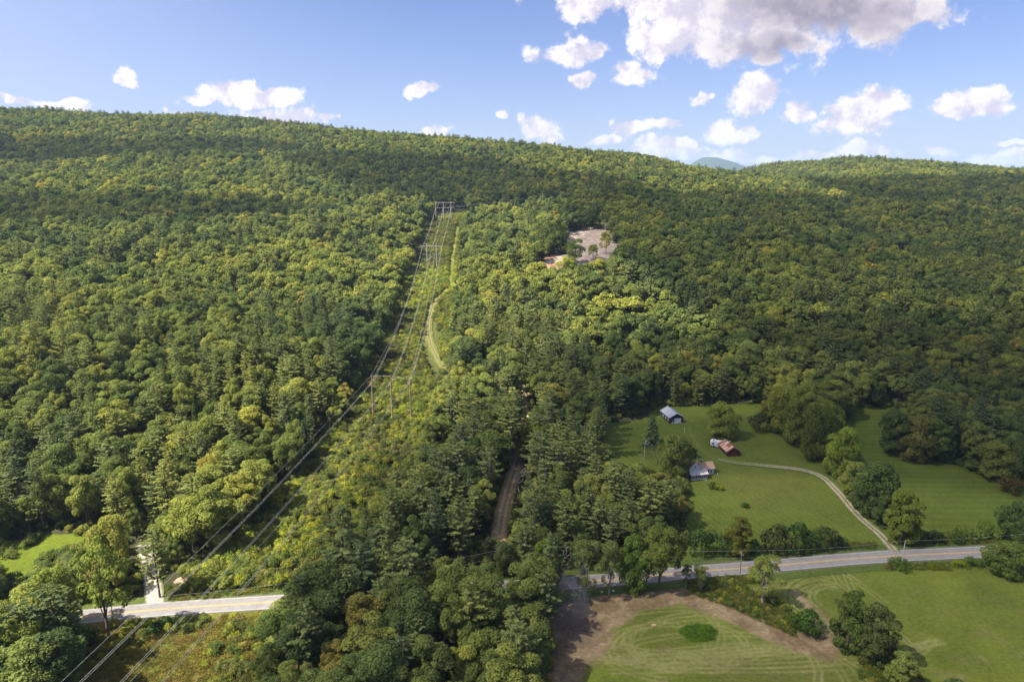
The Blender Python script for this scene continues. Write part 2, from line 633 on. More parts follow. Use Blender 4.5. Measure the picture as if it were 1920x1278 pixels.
AXIS = [(-112, -60), (-56, 302), (-73, 622), (-79, 800), (60, 930)]
GX = lines(-260, 460, 6, (-15000, 15000), 26)
GY = lines(60, 470, 6, (-3000, 15000), 18)
gx, gy = np.meshgrid(GX, GY)
gz = hgt(gx, gy)
nr, nc = gx.shape
ii = np.arange((nr - 1) * (nc - 1))
r0, c0 = ii // (nc - 1), ii % (nc - 1)
q0 = r0 * nc + c0
gf = np.c_[q0, q0 + 1, q0 + nc + 1, q0 + nc]
gme = mesh_from('ground', np.c_[gx.ravel(), gy.ravel(), gz.ravel()], gf, [M['ground']], smooth=True)
fx, fy = gx.ravel(), gy.ravel()
base = np.tile(np.array([[0.050, 0.052, 0.024]]), (len(fx), 1))
base *= (0.75 + 0.5 * fbm(fx, fy, 22, 3, 9))[:, None]
dax = dist_line(fx, fy, AXIS)
k = np.clip((24 - dax) / 5, 0, 1)[:, None]
base = base * (1 - k) + np.array([[0.085, 0.095, 0.028]]) * k
setcol(gme, base)
link('ground', gme, kind='structure', label='dim forest floor and hillside under all the trees')


def sheet(name, poly, res, mt, colf, off, kind='structure', label=None, wob=0.6, lift=None):
    px = np.array([p[0] for p in poly], float)
    py = np.array([p[1] for p in poly], float)
    x, y, _ = ground(px, py)
    P = np.c_[x, y]
    out = []
    for a, b in zip(P, np.roll(P, -1, 0)):
        nseg = max(1, int(np.hypot(*(b - a)) / (res * 2)))
        for q in range(nseg):
            out.append(a + (b - a) * q / nseg)
    out = np.array(out)
    out = out + np.c_[fbm(out[:, 0], out[:, 1], 7, 3, 31) - 0.5, fbm(out[:, 0], out[:, 1], 7, 3, 57) - 0.5] * 2 * wob * 2
    lo, hi = out.min(0), out.max(0)
    ax, ay = np.meshgrid(np.arange(lo[0], hi[0], res), np.arange(lo[1], hi[1], res))
    ax = ax.ravel() + rng.uniform(-.2, .2, ax.size) * res
    ay = ay.ravel() + rng.uniform(-.2, .2, ay.size) * res
    ins = inpoly(ax, ay, [tuple(p) for p in out])
    ax, ay = ax[ins], ay[ins]
    allp = [Vector((float(a), float(b))) for a, b in out] + [Vector((float(a), float(b))) for a, b in zip(ax, ay)]
    n = len(out)
    vs, _, fs, *_r = delaunay_2d_cdt(allp, [], [list(range(n))], 1, 0.01)
    vx = np.array([v.x for v in vs])
    vy = np.array([v.y for v in vs])
    vz = hgt(vx, vy) + off
    if lift is not None:
        vz = vz + lift(vx, vy)
    me = mesh_from(name, np.c_[vx, vy, vz], np.array([f[:3] for f in fs], dtype=np.int32), [mt], smooth=True)
    # keep faces upward
    ppx, ppy, _ = project(vx, vy, vz)
    setcol(me, np.clip(colf(vx, vy, ppx, ppy), 0.005, 1))
    return link(name, me, kind=kind, label=label)


def arr(*c):
    return np.array(c, float)[None, :]


def lerp(a, b, k):
    return a * (1 - k[:, None]) + b * k[:, None]


def sstep(x, a, b):
    t = np.clip((x - a) / (b - a), 0, 1)
    return t * t * (3 - 2 * t)


def world_pts(pts):
    x, y, _ = ground([p[0] for p in pts], [p[1] for p in pts])
    return np.c_[x, y]


def spline(P, step=1.5):
    """Catmull-Rom through world points, resampled"""
    P = np.asarray(P, float)
    Q = np.vstack([2 * P[0] - P[1], P, 2 * P[-1] - P[-2]])
    out = []
    for i in range(1, len(Q) - 2):
        p0, p1, p2, p3 = Q[i - 1], Q[i], Q[i + 1], Q[i + 2]
        n = max(2, int(np.hypot(*(p2 - p1)) / step))
        for t in np.linspace(0, 1, n, endpoint=False):
            out.append(0.5 * ((2 * p1) + (-p0 + p2) * t + (2 * p0 - 5 * p1 + 4 * p2 - p3) * t * t + (-p0 + 3 * p1 - 3 * p2 + p3) * t ** 3))
    out.append(P[-1])
    return np.array(out)


def ribbon(name, P, left, right, ncol, mt, off, colf=None, parent=None, edge=0.0, th=0.0, **kw):
    T = np.gradient(P, axis=0)
    T /= np.hypot(T[:, 0], T[:, 1])[:, None]
    N = np.c_[-T[:, 1], T[:, 0]]
    s = np.linspace(-left, right, ncol)
    V = P[:, None, :] + N[:, None, :] * s[None, :, None]
    if edge:
        j = (fbm(V[..., 0], V[..., 1], 2.5, 3, 5) - 0.5) * 2 * edge
        for c in (0, ncol - 1):
            V[:, c] += N * j[:, c][:, None]
    x, y = V[..., 0].ravel(), V[..., 1].ravel()
    z = hgt(x, y) + off
    n = len(P)
    a = np.arange((n - 1) * (ncol - 1))
    r, c = a // (ncol - 1), a % (ncol - 1)
    q = r * ncol + c
    F = np.c_[q, q + ncol, q + ncol + 1, q + 1][:, ::-1]
    me = mesh_from(name, np.c_[x, y, z], F, [mt], smooth=True)
    if colf is not None:
        sc = np.tile(s, n)
        setcol(me, np.clip(colf(x, y, sc), 0.005, 1))
    return link(name, me, parent, **kw)


# --- road
rp = world_pts([(20, 1171), (130, 1159), (320, 1141), (510, 1129.5)])
rq = world_pts([(1140, 1088), (1270, 1075), (1460, 1060.5), (1560, 1051), (1680, 1042.5), (1840, 1035.5), (1920, 1030)])
ROADP = np.vstack([[rp[0] + (rp[0] - rp[1]) * 2.2], rp, rq, [rq[-1] + (rq[-1] - rq[-2]) * 3.5]])
ROAD = spline(ROADP, 3)
# even out the survey noise
for _ in range(14):
    ROAD[1:-1] = (ROAD[:-2] + ROAD[1:-1] * 2 + ROAD[2:]) / 4


def verge_col(x, y, s):
    c = arr(0.075, 0.105, 0.022) * (0.8 + 0.4 * fbm(x, y, 5, 3, 2))[:, None]
    return lerp(c, arr(0.16, 0.14, 0.10), sstep(-np.abs(s), -4.3, -3.4) * 0.8)


ribbon('road_verge', ROAD, 7.5, 7.0, 30, M['grass'], 0.20, verge_col, kind='structure', label='grassy verge on both sides of the paved road', edge=0.8)
road = ribbon('road', ROAD, 3.35, 3.35, 5, M['asphalt'], 0.27, kind='structure', label='pale worn asphalt road crossing the valley', edge=0.12)
for sgn in (-1, 1):
    ribbon('centre_line', ROAD + np.gradient(ROAD, axis=0)[:, ::-1] * np.array([[-1, 1]]) * 0.0 + 0, -sgn * 0.20 + 0.09, sgn * 0.20 + 0.09, 2, M['yellow'], 0.285, parent=road)
    ribbon('edge_line', ROAD, -sgn * 2.95 + 0.06, sgn * 2.95 + 0.06, 2, M['white_line'], 0.285, parent=road)

# --- house drive with two worn ruts
DRIVE = spline(world_pts([(1677, 1034), (1650, 1003), (1610, 968), (1570, 922), (1540, 894), (1500, 881), (1440, 874), (1380, 868), (1345, 861)]), 1.2)


def rut_col(soil, mid, wid=0.85, half=0.42, amt=1.0):
    def f(x, y, s):
        w = np.exp(-((np.abs(s + 0.25 * (fbm(x, y, 9, 2, 4) - .5)) - wid) / half) ** 2)
        w = np.clip(w * (0.55 + 0.9 * fbm(x, y, 3, 3, 8)) * amt, 0, 1)
        g = mid * (0.8 + 0.4 * fbm(x, y, 3, 3, 2))[:, None]
        return lerp(g, soil, w)
    return f


def drive_col(x, y, s):
    c = rut_col(arr(0.36, 0.31, 0.23), arr(0.125, 0.135, 0.04), 0.8, 0.42, 1.1)(x, y, s)
    fade = sstep(x, 96, 118)[:]
    g = arr(0.10, 0.135, 0.028) + 0 * c
    c = lerp(g, c, 0.30 + 0.70 * fade)
    return lerp(g, c, 1 - sstep(np.abs(s), 1.35, 1.75))


ribbon('driveway', DRIVE, 1.9, 1.9, 20, M['soil'], 0.32, drive_col, kind='structure', label='two-rut gravel drive curving from the road to the farmhouse', edge=0.1)

LANE = spline(world_pts([(293, 1139), (289, 1118), (287, 1095), (284, 1072), (278, 1050), (270, 1020)]), 1.0)


def lane_col(x, y, s):
    w = sstep(-np.abs(s), -2.6, -1.6)
    return lerp(arr(0.09, 0.11, 0.03) + 0 * x[:, None], arr(0.40, 0.36, 0.30) * (0.75 + 0.5 * fbm(x, y, 1.6, 3, 8))[:, None], w)


ribbon('gravel_lane', LANE, 2.6, 2.6, 16, M['soil'], 0.262, lane_col, kind='structure', label='pale gravel lane leaving the road beside the power line cut', edge=0.4)
WT = spline(world_pts([(932, 1030), (937, 1000), (944, 955), (957, 905), (968, 872), (976, 840), (981, 800), (985, 765), (984, 742), (975, 700)]), 1.5)
ribbon('woods_track', WT, 3.4, 3.4, 18, M['soil'], 0.15, lambda x, y, s: lerp(rut_col(arr(0.50, 0.38, 0.24), arr(0.30, 0.23, 0.10), 1.0, 0.45)(x, y, s), arr(0.07, 0.08, 0.025), sstep(np.abs(s), 2.4, 3.3)),
       kind='structure', label='brown dirt track running through the pines', edge=0.5)
CT_ = spline(world_pts([(836, 716), (830, 690), (818, 668), (806, 640), (803, 612), (807, 588), (816, 567), (832, 550), (850, 539)]), 1.5)
ribbon('cut_track', CT_, 2.7, 2.7, 22, M['soil'], 0.4, lambda x, y, s: lerp(rut_col(arr(0.22, 0.18, 0.10), arr(0.13, 0.14, 0.03), 0.9, 0.35)(x, y, s), arr(0.13, 0.145, 0.025) * (0.7 + 0.6 * fbm(x, y, 4, 3, 8))[:, None], sstep(np.abs(s), 1.6, 2.2)),
       kind='structure', label='rutted track winding up the power line cut', edge=1.2)
STRIP = spline(world_pts([(848, 540), (845, 520), (848, 490), (852, 465), (855, 445), (859, 425)]), 4)
ribbon('grass_strip', STRIP, 3.0, 2.2, 12, M['marsh'], 0.5, lambda x, y, s: arr(0.14, 0.16, 0.03) * (0.6 + 0.6 * fbm(x, y, 8, 3, 8))[:, None], kind='structure', label='yellow-green mown strip up the right side of the cut', edge=2.0)


# --- grass sheets
def lawn_col(x, y, px, py):
    c = arr(0.088, 0.118, 0.017) * (0.85 + 0.3 * fbm(x, y, 30, 3, 5))[:, None]
    stripe = 0.5 + 0.5 * np.sin((x * 0.94 + y * 0.34) * 2 * np.pi / 2.6 + 3 * fbm(x, y, 40, 2, 6))
    c = c * (1 + 0.22 * (stripe - 0.5))[:, None]
    for (cx, cy, rx, ry, a) in ((1440, 905, 110, 28, .75), (1530, 945, 60, 20, .3), (1480, 860, 60, 15, .4), (1350, 880, 40, 14, .3), (1400, 940, 60, 16, .5)):
        w = np.exp(-(((px - cx) / rx) ** 2 + ((py - cy) / ry) ** 2)) * a
        c = lerp(c, arr(0.11, 0.112, 0.022), w)
    # worn wheel marks across the grass
    for ln in ([(1340, 858), (1315, 842), (1300, 825), (1290, 800), (1284, 785)], [(1345, 866), (1322, 850), (1306, 835)], [(1150, 800), (1200, 850), (1215, 880)]):
        d = dist_line(x, y, world_pts(ln))
        c = lerp(c, arr(0.15, 0.16, 0.045), np.exp(-(d / 0.55) ** 2) * 0.5)
    return c


sheet('lawn', [(1125, 795), (1205, 785), (1235, 762), (1330, 757), (1430, 757), (1500, 800), (1560, 850), (1610, 900), (1655, 955), (1688, 1030),
               (1560, 1042), (1400, 1058), (1270, 1066), (1200, 1070), (1225, 980), (1190, 900), (1125, 860)], 1.0, M['grass'], lawn_col, 0.12, label='mown lawn around the farmhouse')


def hay_col(x, y, px, py):
    c = arr(0.084, 0.114, 0.016) * (0.85 + 0.3 * fbm(x, y * 2.5, 26, 4, 15))[:, None]
    w = sstep(fbm(x, y * 1.6, 38, 4, 25), 0.48, 0.66) * 0.6
    c = lerp(c, arr(0.11, 0.125, 0.015), w)
    st = 0.5 + 0.5 * np.sin(y * 2 * np.pi / 4.5 + 4 * fbm(x, y, 50, 2, 6))
    return c * (1 + 0.25 * (st - 0.5))[:, None]


sheet('hay_field', [(1505, 757), (1700, 765), (1750, 800), (1900, 860), (2080, 920), (2080, 1010), (1920, 1018), (1692, 1027), (1662, 955), (1617, 900), (1567, 850), (1507, 800)],
      1.5, M['grass'], hay_col, 0.125, label='green hay field beyond the tree row')

SOILL = [((1035, 1300), 4.0), ((1062, 1215), 8.0), ((1100, 1155), 7.5), ((1180, 1124), 4.6), ((1270, 1117), 3.6), ((1340, 1136), 3.6), ((1420, 1172), 3.4), ((1490, 1203), 3.6), ((1540, 1214), 4.0), ((1552, 1175), 2.4), ((1530, 1145), 1.5), ((1490, 1112), 1.0)]
_sw = world_pts([p for p, _ in SOILL])
_arcs = []
_r = random.Random(4)
for k in range(17):
    cx, cy = 1300 + _r.uniform(-60, 60), 1205 + _r.uniform(-12, 20)
    rx, ry = _r.uniform(60, 210), _r.uniform(22, 60)
    a0 = _r.uniform(0, 6.28)
    ln = _r.uniform(1.2, 3.6)
    _arcs.append([(cx + rx * math.cos(a0 + ln * q / 14), cy + ry * math.sin(a0 + ln * q / 14)) for q in range(15)])
for k in range(9):
    x0, y0 = 1130 + _r.uniform(0, 60), 1225 + _r.uniform(0, 50)
    _arcs.append([(x0 + 52 * q, y0 - k * 1.5 + 9 * math.sin(q / 9 * 3.1 + k) - q * (1.5 + 0.3 * k)) for q in range(9)])
for k in range(4):
    cx, cy, rx, ry = 1530 + 9 * k, 1118 + 4 * (k % 3), 54 - 8 * k + 5 * (k % 2), 36 - 5 * k
    _arcs.append([(cx + rx * math.cos(a), cy + ry * math.sin(a)) for a in np.linspace(2.2, 5.2, 12)])
_arcs += [[(1560, 1070), (1575, 1095), (1600, 1110)], [(1575, 1068), (1620, 1100), (1660, 1130)], [(1585, 1075), (1600, 1110), (1590, 1150), (1565, 1190)],
          [(1690, 1192), (1712, 1212), (1765, 1200)], [(1700, 1220), (1740, 1208), (1770, 1203)], [(1690, 1235), (1730, 1222), (1750, 1198)],
          [(1540, 1212), (1600, 1250), (1640, 1300)], [(1530, 1220), (1570, 1250), (1600, 1300)], [(1520, 1225), (1535, 1260), (1530, 1310)]]


def meadow_col(x, y, px, py):
    c = arr(0.105, 0.132, 0.018) * (0.82 + 0.36 * fbm(x, y, 18, 4, 35))[:, None]
    # sunlit strip painted brighter into the grass near the right edge, duller middle
    w = sstep(px, 1640, 1900) * sstep(fbm(x, y, 40, 3, 45), 0.35, 0.6)
    c = lerp(c, arr(0.18, 0.20, 0.022), w * 0.9)
    w = np.exp(-(((px - 1480) / 130) ** 2 + ((py - 1255) / 40) ** 2)) * 0.5
    c = lerp(c, arr(0.12, 0.115, 0.035), w)
    sp = fbm(x, y, 1.6, 3, 77)
    for k, a in enumerate(_arcs):
        P = world_pts(a)
        for sgn in (-0.8, 0.8):
            T = np.gradient(P, axis=0)
            T /= np.hypot(T[:, 0], T[:, 1])[:, None] + 1e-9
            d = dist_line(x, y, P + np.c_[-T[:, 1], T[:, 0]] * sgn)
            c = lerp(c, arr(0.20, 0.20, 0.065), np.clip(np.exp(-(d / 0.34) ** 2) * (0.4 + 0.8 * sp), 0, 0.9))
    # bare soil ring
    best = np.full(len(x), 0.0)
    for i in range(len(_sw) - 1):
        a, b = _sw[i], _sw[i + 1]
        wa, wb = SOILL[i][1], SOILL[i + 1][1]
        L2 = ((b - a) ** 2).sum()
        t = np.clip(((x - a[0]) * (b[0] - a[0]) + (y - a[1]) * (b[1] - a[1])) / L2, 0, 1)
        d = np.hypot(x - a[0] - t * (b[0] - a[0]), y - a[1] - t * (b[1] - a[1]))
        best = np.maximum(best, 1.25 - d / ((wa + (wb - wa) * t) * 1.2))
    edge = best + (fbm(x, y, 5, 4, 13) - 0.5) * 0.7
    k = sstep(edge, 0.0, 0.5) * (1 - 0.55 * sstep(px, 1495, 1545) * (1 - sstep(py, 1175, 1205)))
    s = lerp(arr(0.175, 0.118, 0.066) + 0 * c, arr(0.255, 0.190, 0.110), sstep(fbm(x, y, 4, 5, 19), 0.3, 0.7))
    s = s * (0.7 + 0.6 * fbm(x, y * 1.7, 1.1, 3, 23))[:, None]
    grassy = sstep(fbm(x, y, 1.8, 4, 51), 0.52, 0.72) * 0.45
    s = lerp(s, arr(0.13, 0.12, 0.04), grassy)
    c = lerp(c, s, k)
    # scorched ground near the smoke
    w = np.exp(-(((px - 1085) / 30) ** 2 + ((py - 1185) / 26) ** 2)) * 0.55
    c = lerp(c, arr(0.10, 0.085, 0.085), w)
    # lush patch
    e = 1 - np.sqrt(((px - 1311) / 35) ** 2 + ((py - 1187) / 17) ** 2) + (fbm(x, y, 3, 3, 3) - .5) * .5
    c = lerp(c, arr(0.07, 0.15, 0.015), sstep(e, 0, 0.3))
    return c


sheet('meadow', [(990, 1122), (1140, 1094), (1270, 1081), (1460, 1067), (1600, 1058), (1850, 1042), (2080, 1024), (2080, 1420), (990, 1420)], 0.42, M['grass'], meadow_col, 0.10,
      label='meadow below the road with a bare soil loop and tyre swirls')

sheet('side_lawn', [(-120, 1100), (-120, 1045), (20, 1015), (90, 1000), (165, 1000), (215, 1015), (250, 1060), (262, 1100), (225, 1125), (60, 1140)], 1.2, M['grass'],
      lambda x, y, px, py: arr(0.11, 0.145, 0.014) * (0.85 + 0.3 * fbm(x, y, 8, 3, 5))[:, None], 0.12, label='bright lawn glimpsed between trees at the left edge')


def marsh_col(x, y, px, py):
    c = arr(0.125, 0.125, 0.022) * (0.7 + 0.6 * fbm(x, y, 6, 4, 5))[:, None]
    c = lerp(c, arr(0.16, 0.105, 0.035), sstep(fbm(x, y, 16, 4, 15), 0.52, 0.68) * 0.7)
    return lerp(c, arr(0.09, 0.12, 0.02), sstep(fbm(x, y, 9, 4, 65), 0.5, 0.65) * 0.8)


sheet('marsh', [(-120, 1182), (60, 1182), (130, 1177), (300, 1159), (512, 1146), (560, 1200), (560, 1420), (-120, 1420)], 0.8, M['marsh'], marsh_col, 0.10, label='ochre marsh grass below the road at lower left',
      lift=lambda x, y: 0.5 * fbm(x, y, 1.2, 3, 5))


def bare_col(x, y, px, py):
    c = arr(0.36, 0.285, 0.225) * (0.4 + 1.1 * fbm(x, y, 2.2, 4, 5))[:, None]
    c = lerp(c, arr(0.30, 0.20, 0.15), sstep(fbm(x, y, 11, 4, 15), 0.52, 0.70) * 0.7)
    return lerp(c, arr(0.62, 0.53, 0.42), sstep(fbm(x, y, 3, 3, 65), 0.62, 0.72) * 0.8)


sheet('clearing', [(1035, 445), (1060, 428), (1100, 424), (1150, 428), (1175, 445), (1180, 480), (1175, 515), (1130, 525), (1080, 512), (1045, 485)], 1.3, M['soil'], bare_col, 0.6, label='bare rubble clearing on the wooded slope', wob=5,
      lift=lambda x, y: 0.9 * fbm(x, y, 3, 3, 5))
sheet('log_landing', [(990, 510), (985, 494), (1020, 482), (1070, 474), (1095, 488), (1085, 520), (1070, 548), (1045, 545), (1030, 515)], 1.3, M['soil'],
      lambda x, y, px, py: lerp(arr(0.25, 0.14, 0.09) * (0.6 + 0.8 * fbm(x, y, 3, 4, 5))[:, None], arr(0.48, 0.37, 0.26), np.exp(-(dist_line(px, py, [(1000, 498), (1040, 488), (1068, 481)]) / 4) ** 2)), 0.6,
      label='reddish bare bank left of the clearing', wob=2.0)
sheet('dirt_patch', [(325, 1092), (333, 1084), (355, 1079), (378, 1082), (380, 1090), (365, 1097), (340, 1098)], 0.6, M['soil'], lambda x, y, px, py: arr(0.42, 0.27, 0.19) * (0.6 + 0.8 * fbm(x, y, 2, 4, 5))[:, None], 0.3,
      label='small bare dirt patch beside the gravel lane', wob=0.4)

# --- distant mountain
def mountain():
    vs = []
    n, m_ = 90, 26
    d0 = 9500.0
    xs = np.linspace(-1500, 2200, n)
    u0 = 0.2765 * d0
    ys = np.linspace(-1600, 1600, m_)
    X, Y = np.meshgrid(xs, ys)
    prof = 318 * np.exp(-0.5 * (X / np.where(X < 0, 227, 492)) ** 2)
    Z = 40 + prof * np.exp(-(Y / 900) ** 2) + (fbm(X, Y, 220, 4, 9) - .5) * 26
    q = np.arange((m_ - 1) * (n - 1))
    r, c = q // (n - 1), q % (n - 1)
    q = r * n + c
    me = mesh_from('mountain', np.c_[(X + u0 * 1.0).ravel(), (Y + d0).ravel(), Z.ravel()], np.c_[q, q + 1, q + n + 1, q + n], [mat('far_forest', (0.035, 0.055, 0.03), var=0.3, scale=0.02)], smooth=True)
    link('mountain', me, kind='structure', label='blue distant mountain rising behind the ridge gap')


mountain()

# ------------------------------------------------------------------ trees: prototypes
def unit(v):
    return v / (np.linalg.norm(v, axis=-1, keepdims=True) + 1e-9)


def cards(C, N, size, aspect=0.7, tdir=None, fold=0.22):
    """small folded leaf sprays: one rhomb per spray"""
    n = len(C)
    if tdir is None:
        tdir = rng.normal(size=(n, 3))
    T = unit(tdir - N * (tdir * N).sum(1, keepdims=True))
    B = np.cross(N, T)
    s = np.asarray(size).reshape(-1, 1) * 0.5
    V = np.stack([C + T * s, C + B * s * aspect - N * s * fold, C - T * s, C - B * s * aspect - N * s * fold], 1)
    F = np.arange(n * 4).reshape(n, 4)
    return V.reshape(-1, 3), F


def set_lv(me, lv):
    a = me.attributes.new('lv', 'FLOAT', 'POINT')
    a.data.foreach_set('value', np.repeat(lv, 4).astype(np.float32) if len(lv) * 4 == len(me.vertices) else lv.astype(np.float32))


def tubes_np(paths, seg=5):
    mb = MB()
    for pts, rad in paths:
        mb.tube(pts, rad, seg, cap=False)
    return np.array(mb.v), np.array([f for f in mb.f if len(f) == 4], dtype=np.int32)


def broadleaf(seed, H, R, nleaf, lsz, base=0.22, npuff=34, prf=(0.24, 0.40), sq=1.0, top=1.0, openness=0.0, trunks=1, low=0.55):
    """crown made of leaf sprays on many overlapping boughs, plus trunk and limbs"""
    r = np.random.default_rng(seed)
    cz = H * (base + (1 - base) * 0.47)
    hz = H * (1 - base) * 0.53
    P = []
    for k in range(npuff):
        d = unit(r.normal(size=3))
        if r.random() < low:
            d[2] = abs(d[2])
        rr = r.uniform(0.55, 0.86) if k > npuff * 0.2 else r.uniform(0.1, 0.5)
        w = 1 - 0.25 * max(0, d[2]) * (1 - top)
        P.append((d[0] * R * rr * w, d[1] * R * rr * w, cz + d[2] * hz * rr * sq, R * r.uniform(*prf)))
    P = np.array(P)
    wgt = P[:, 3] ** 2
    cnt = np.maximum(3, (nleaf * wgt / wgt.sum()).astype(int))
    Cs, Ns, lv = [], [], []
    ctr = np.array([0, 0, cz - hz * 0.25])
    for p, c in zip(P, cnt):
        d = unit(r.normal(size=(c, 3)))
        out = unit(p[:3] - ctr)
        flip = (d @ (out * 0.8 + np.array([0, 0, 0.55]))) < -0.15
        d[flip] *= -1
        ell = np.array([1.08, 1.08, 0.86])
        rad = p[3] * (0.72 + 0.36 * r.random((c, 1)) ** 0.6)
        pos = p[:3] + d * rad * ell
        nn = unit(d * 0.75 + np.array([0, 0, 0.35]) + r.normal(size=(c, 3)) * 0.42)
        Cs.append(pos)
        Ns.append(nn)
        lv.append(np.full(c, r.uniform(0.86, 1.14)) * r.uniform(0.8, 1.2, c))
    C = np.vstack(Cs)
    N = np.vstack(Ns)
    lv = np.concatenate(lv)
    if openness:
        keep = r.random(len(C)) > openness
        C, N, lv = C[keep], N[keep], lv[keep]
    C[:, 2] = np.maximum(C[:, 2], 0.15)
    V, F = cards(C, N, lsz * r.uniform(0.7, 1.35, len(C)))
    paths = []
    for tk in range(trunks):
        a = r.uniform(0, 6.28)
        off = np.array([math.cos(a), math.sin(a), 0]) * (0.0 if trunks == 1 else 0.07 * H)
        tip = off * 1.6 + np.array([r.normal() * .3, r.normal() * .3, H * 0.72])
        paths.append(([off * .4 + (0, 0, -0.6), off * .7 + (0, 0, H * .2), off * 1.2 + np.array([0, 0, H * .45]), tip], [0.020 * H + .05, 0.014 * H + .04, 0.011 * H, 0.003 * H]))
    for k in r.choice(len(P), min(9, len(P)), replace=False):
        z0 = H * r.uniform(base * 0.8, 0.5)
        e = P[k, :3]
        mid = np.array([e[0] * .5, e[1] * .5, (z0 + e[2]) * .5 + .3])
        paths.append(([(0, 0, z0), mid, e], [0.008 * H, 0.005 * H, 0.002 * H]))
    return (V, F, lv), tubes_np(paths)


def pine(seed, H, R, dens=1.0, lsz=0.55, base=0.3, whorl=0.85, shape='white', bare=0):
    """conifer: whorls of level boughs carrying flat sprays that turn up at the tips"""
    r = np.random.default_rng(seed)
    Cs, Ns, Ts, Ss, L_ = [], [], [], [], []
    paths = [([(0, 0, -0.6), (0, 0, H * 0.5), (r.normal() * .1, r.normal() * .1, H * 0.98)], [0.011 * H + 0.05, 0.008 * H + 0.03, 0.02])]
    z = H * base
    while z < H - 0.3:
        t = (z - H * base) / (H * (1 - base))
        if shape == 'white':
            prof = (1 - t) ** 0.50 * (0.55 + 0.45 * min(1, t * 3))
        else:
            prof = (1 - t) ** 0.95 + 0.03
        nb = r.integers(4, 7)
        a0 = r.uniform(0, 6.28)
        for b in range(nb):
            if r.random() < 0.10:
                continue
            a = a0 + b * 6.283 / nb + r.normal() * 0.22
            L = R * prof * (r.uniform(0.5, 1.22) if shape == 'white' else r.uniform(.8, 1.1)) + 0.3
            dirv = np.array([math.cos(a), math.sin(a), 0])
            side = np.array([-dirv[1], dirv[0], 0])
            n = max(3, int(L * (7.5 if shape == 'white' else 7.5) * dens))
            s = r.uniform(0.22, 1.0, n) ** 0.75
            lat = r.normal(size=n) * 0.17 * L * (1.15 - s)
            if shape == 'white':
                rise = 0.10 * L * s + 0.16 * L * s ** 3
            else:
                rise = -0.16 * L * s + 0.10 * L * s ** 3
            pos = dirv * (s * L)[:, None] + side * lat[:, None]
            pos[:, 2] = z + rise + r.normal(size=n) * 0.09 + 0.12
            Cs.append(pos)
            nn = unit(np.array([0, 0, 1.0]) + dirv * 0.35 + r.normal(size=(n, 3)) * 0.42)
            Ns.append(nn)
            Ts.append(dirv + side * (lat / (L + .01) * 3)[:, None] + r.normal(size=(n, 3)) * 0.35 + np.array([0, 0, .25]))
            Ss.append(r.uniform(0.75, 1.35, n) * (0.85 + .3 * (1 - t)))
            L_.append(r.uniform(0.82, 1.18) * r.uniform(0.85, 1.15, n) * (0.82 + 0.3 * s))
            if b % 2 == 0 and t < 0.8:
                paths.append(([(0, 0, z), tuple(dirv * L * .8 + np.array([0, 0, z + .1 * L]))], [0.05, 0.015]))
        z += whorl * r.uniform(0.75, 1.25) * (0.65 + 0.35 * (1 - t))
    for k in range(bare):
        z = H * r.uniform(0.12, base)
        a = r.uniform(0, 6.28)
        L = R * r.uniform(.25, .7)
        paths.append(([(0, 0, z), (math.cos(a) * L, math.sin(a) * L, z + r.uniform(-.3, .5))], [0.05, 0.015]))
    C, N, T, Sz, lv = np.vstack(Cs), np.vstack(Ns), np.vstack(Ts), np.concatenate(Ss), np.concatenate(L_)
    V, F = cards(C, N, Sz * lsz * 1.5, 0.48, T, 0.15)
    return (V, F, lv), tubes_np(paths, 5)


def mk(name, data, mt, lv=True):
    V, F = data[0], data[1]
    me = mesh_from(name, V, F, [mt])
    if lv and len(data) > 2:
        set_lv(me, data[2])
    return me


def merged(name, crown, trunk, leafm, barkm):
    V = np.vstack([crown[0], trunk[0]])
    F = np.vstack([crown[1], trunk[1] + len(crown[0])])
    me = mesh_from(name, V, F, [leafm, barkm], midx=np.r_[np.zeros(len(crown[1])), np.ones(len(trunk[1]))])
    a = me.attributes.new('lv', 'FLOAT', 'POINT')
    a.data.foreach_set('value', np.r_[np.repeat(crown[2], 4), np.ones(len(trunk[0]))].astype(np.float32))
    return me


# near prototypes, unit: nominal heights (broadleaf 16 m, pine 24 m)
BL, PN = [], []
for k in range(9):
    r = np.random.default_rng(100 + k)
    R = r.uniform(4.6, 6.0)
    BL.append((16.0, R, broadleaf(200 + k, 16.0, R, 8600, 0.42, base=r.uniform(.08, .26), npuff=int(r.integers(26, 60)), prf=(r.uniform(.15, .22), r.uniform(.28, .38)), sq=r.uniform(.85, 1.15), openness=0.25 if k == 8 else 0.0)))
for k in range(8):
    r = np.random.default_rng(300 + k)
    R = r.uniform(4.2, 5.4)
    hi = k >= 6
    PN.append((24.0, R, pine(400 + k, 24.0, R, dens=3.1, lsz=0.37, base=0.50 if hi else r.uniform(.16, .30), whorl=1.35, bare=16 if hi else 5)))
HM = [(20.0, 3.6, pine(500 + k, 20.0, 3.6, dens=1.7, lsz=0.42, base=.07, whorl=0.55, shape='spruce')) for k in range(3)]
BLm = [(h, R, mk('broadleaf_crown', c, M['leaf']), mk('broadleaf_trunk', t, M['bark'], False)) for h, R, (c, t) in BL]
PNm = [(h, R, mk('pine_crown', c, M['needle']), mk('pine_trunk', t, M['pale_bark'] if i >= 6 else M['bark'], False)) for i, (h, R, (c, t)) in enumerate(PN)]
HMm = [(h, R, mk('hemlock_crown', c, M['hemlock']), mk('hemlock_trunk', t, M['bark'], False)) for h, R, (c, t) in HM]


def proto_collection(name, meshes):
    c = bpy.data.collections.new(name)
    for i, me in enumerate(meshes):
        o = bpy.data.objects.new('%s_%02d' % (name, i), me)
        c.objects.link(o)
    return c


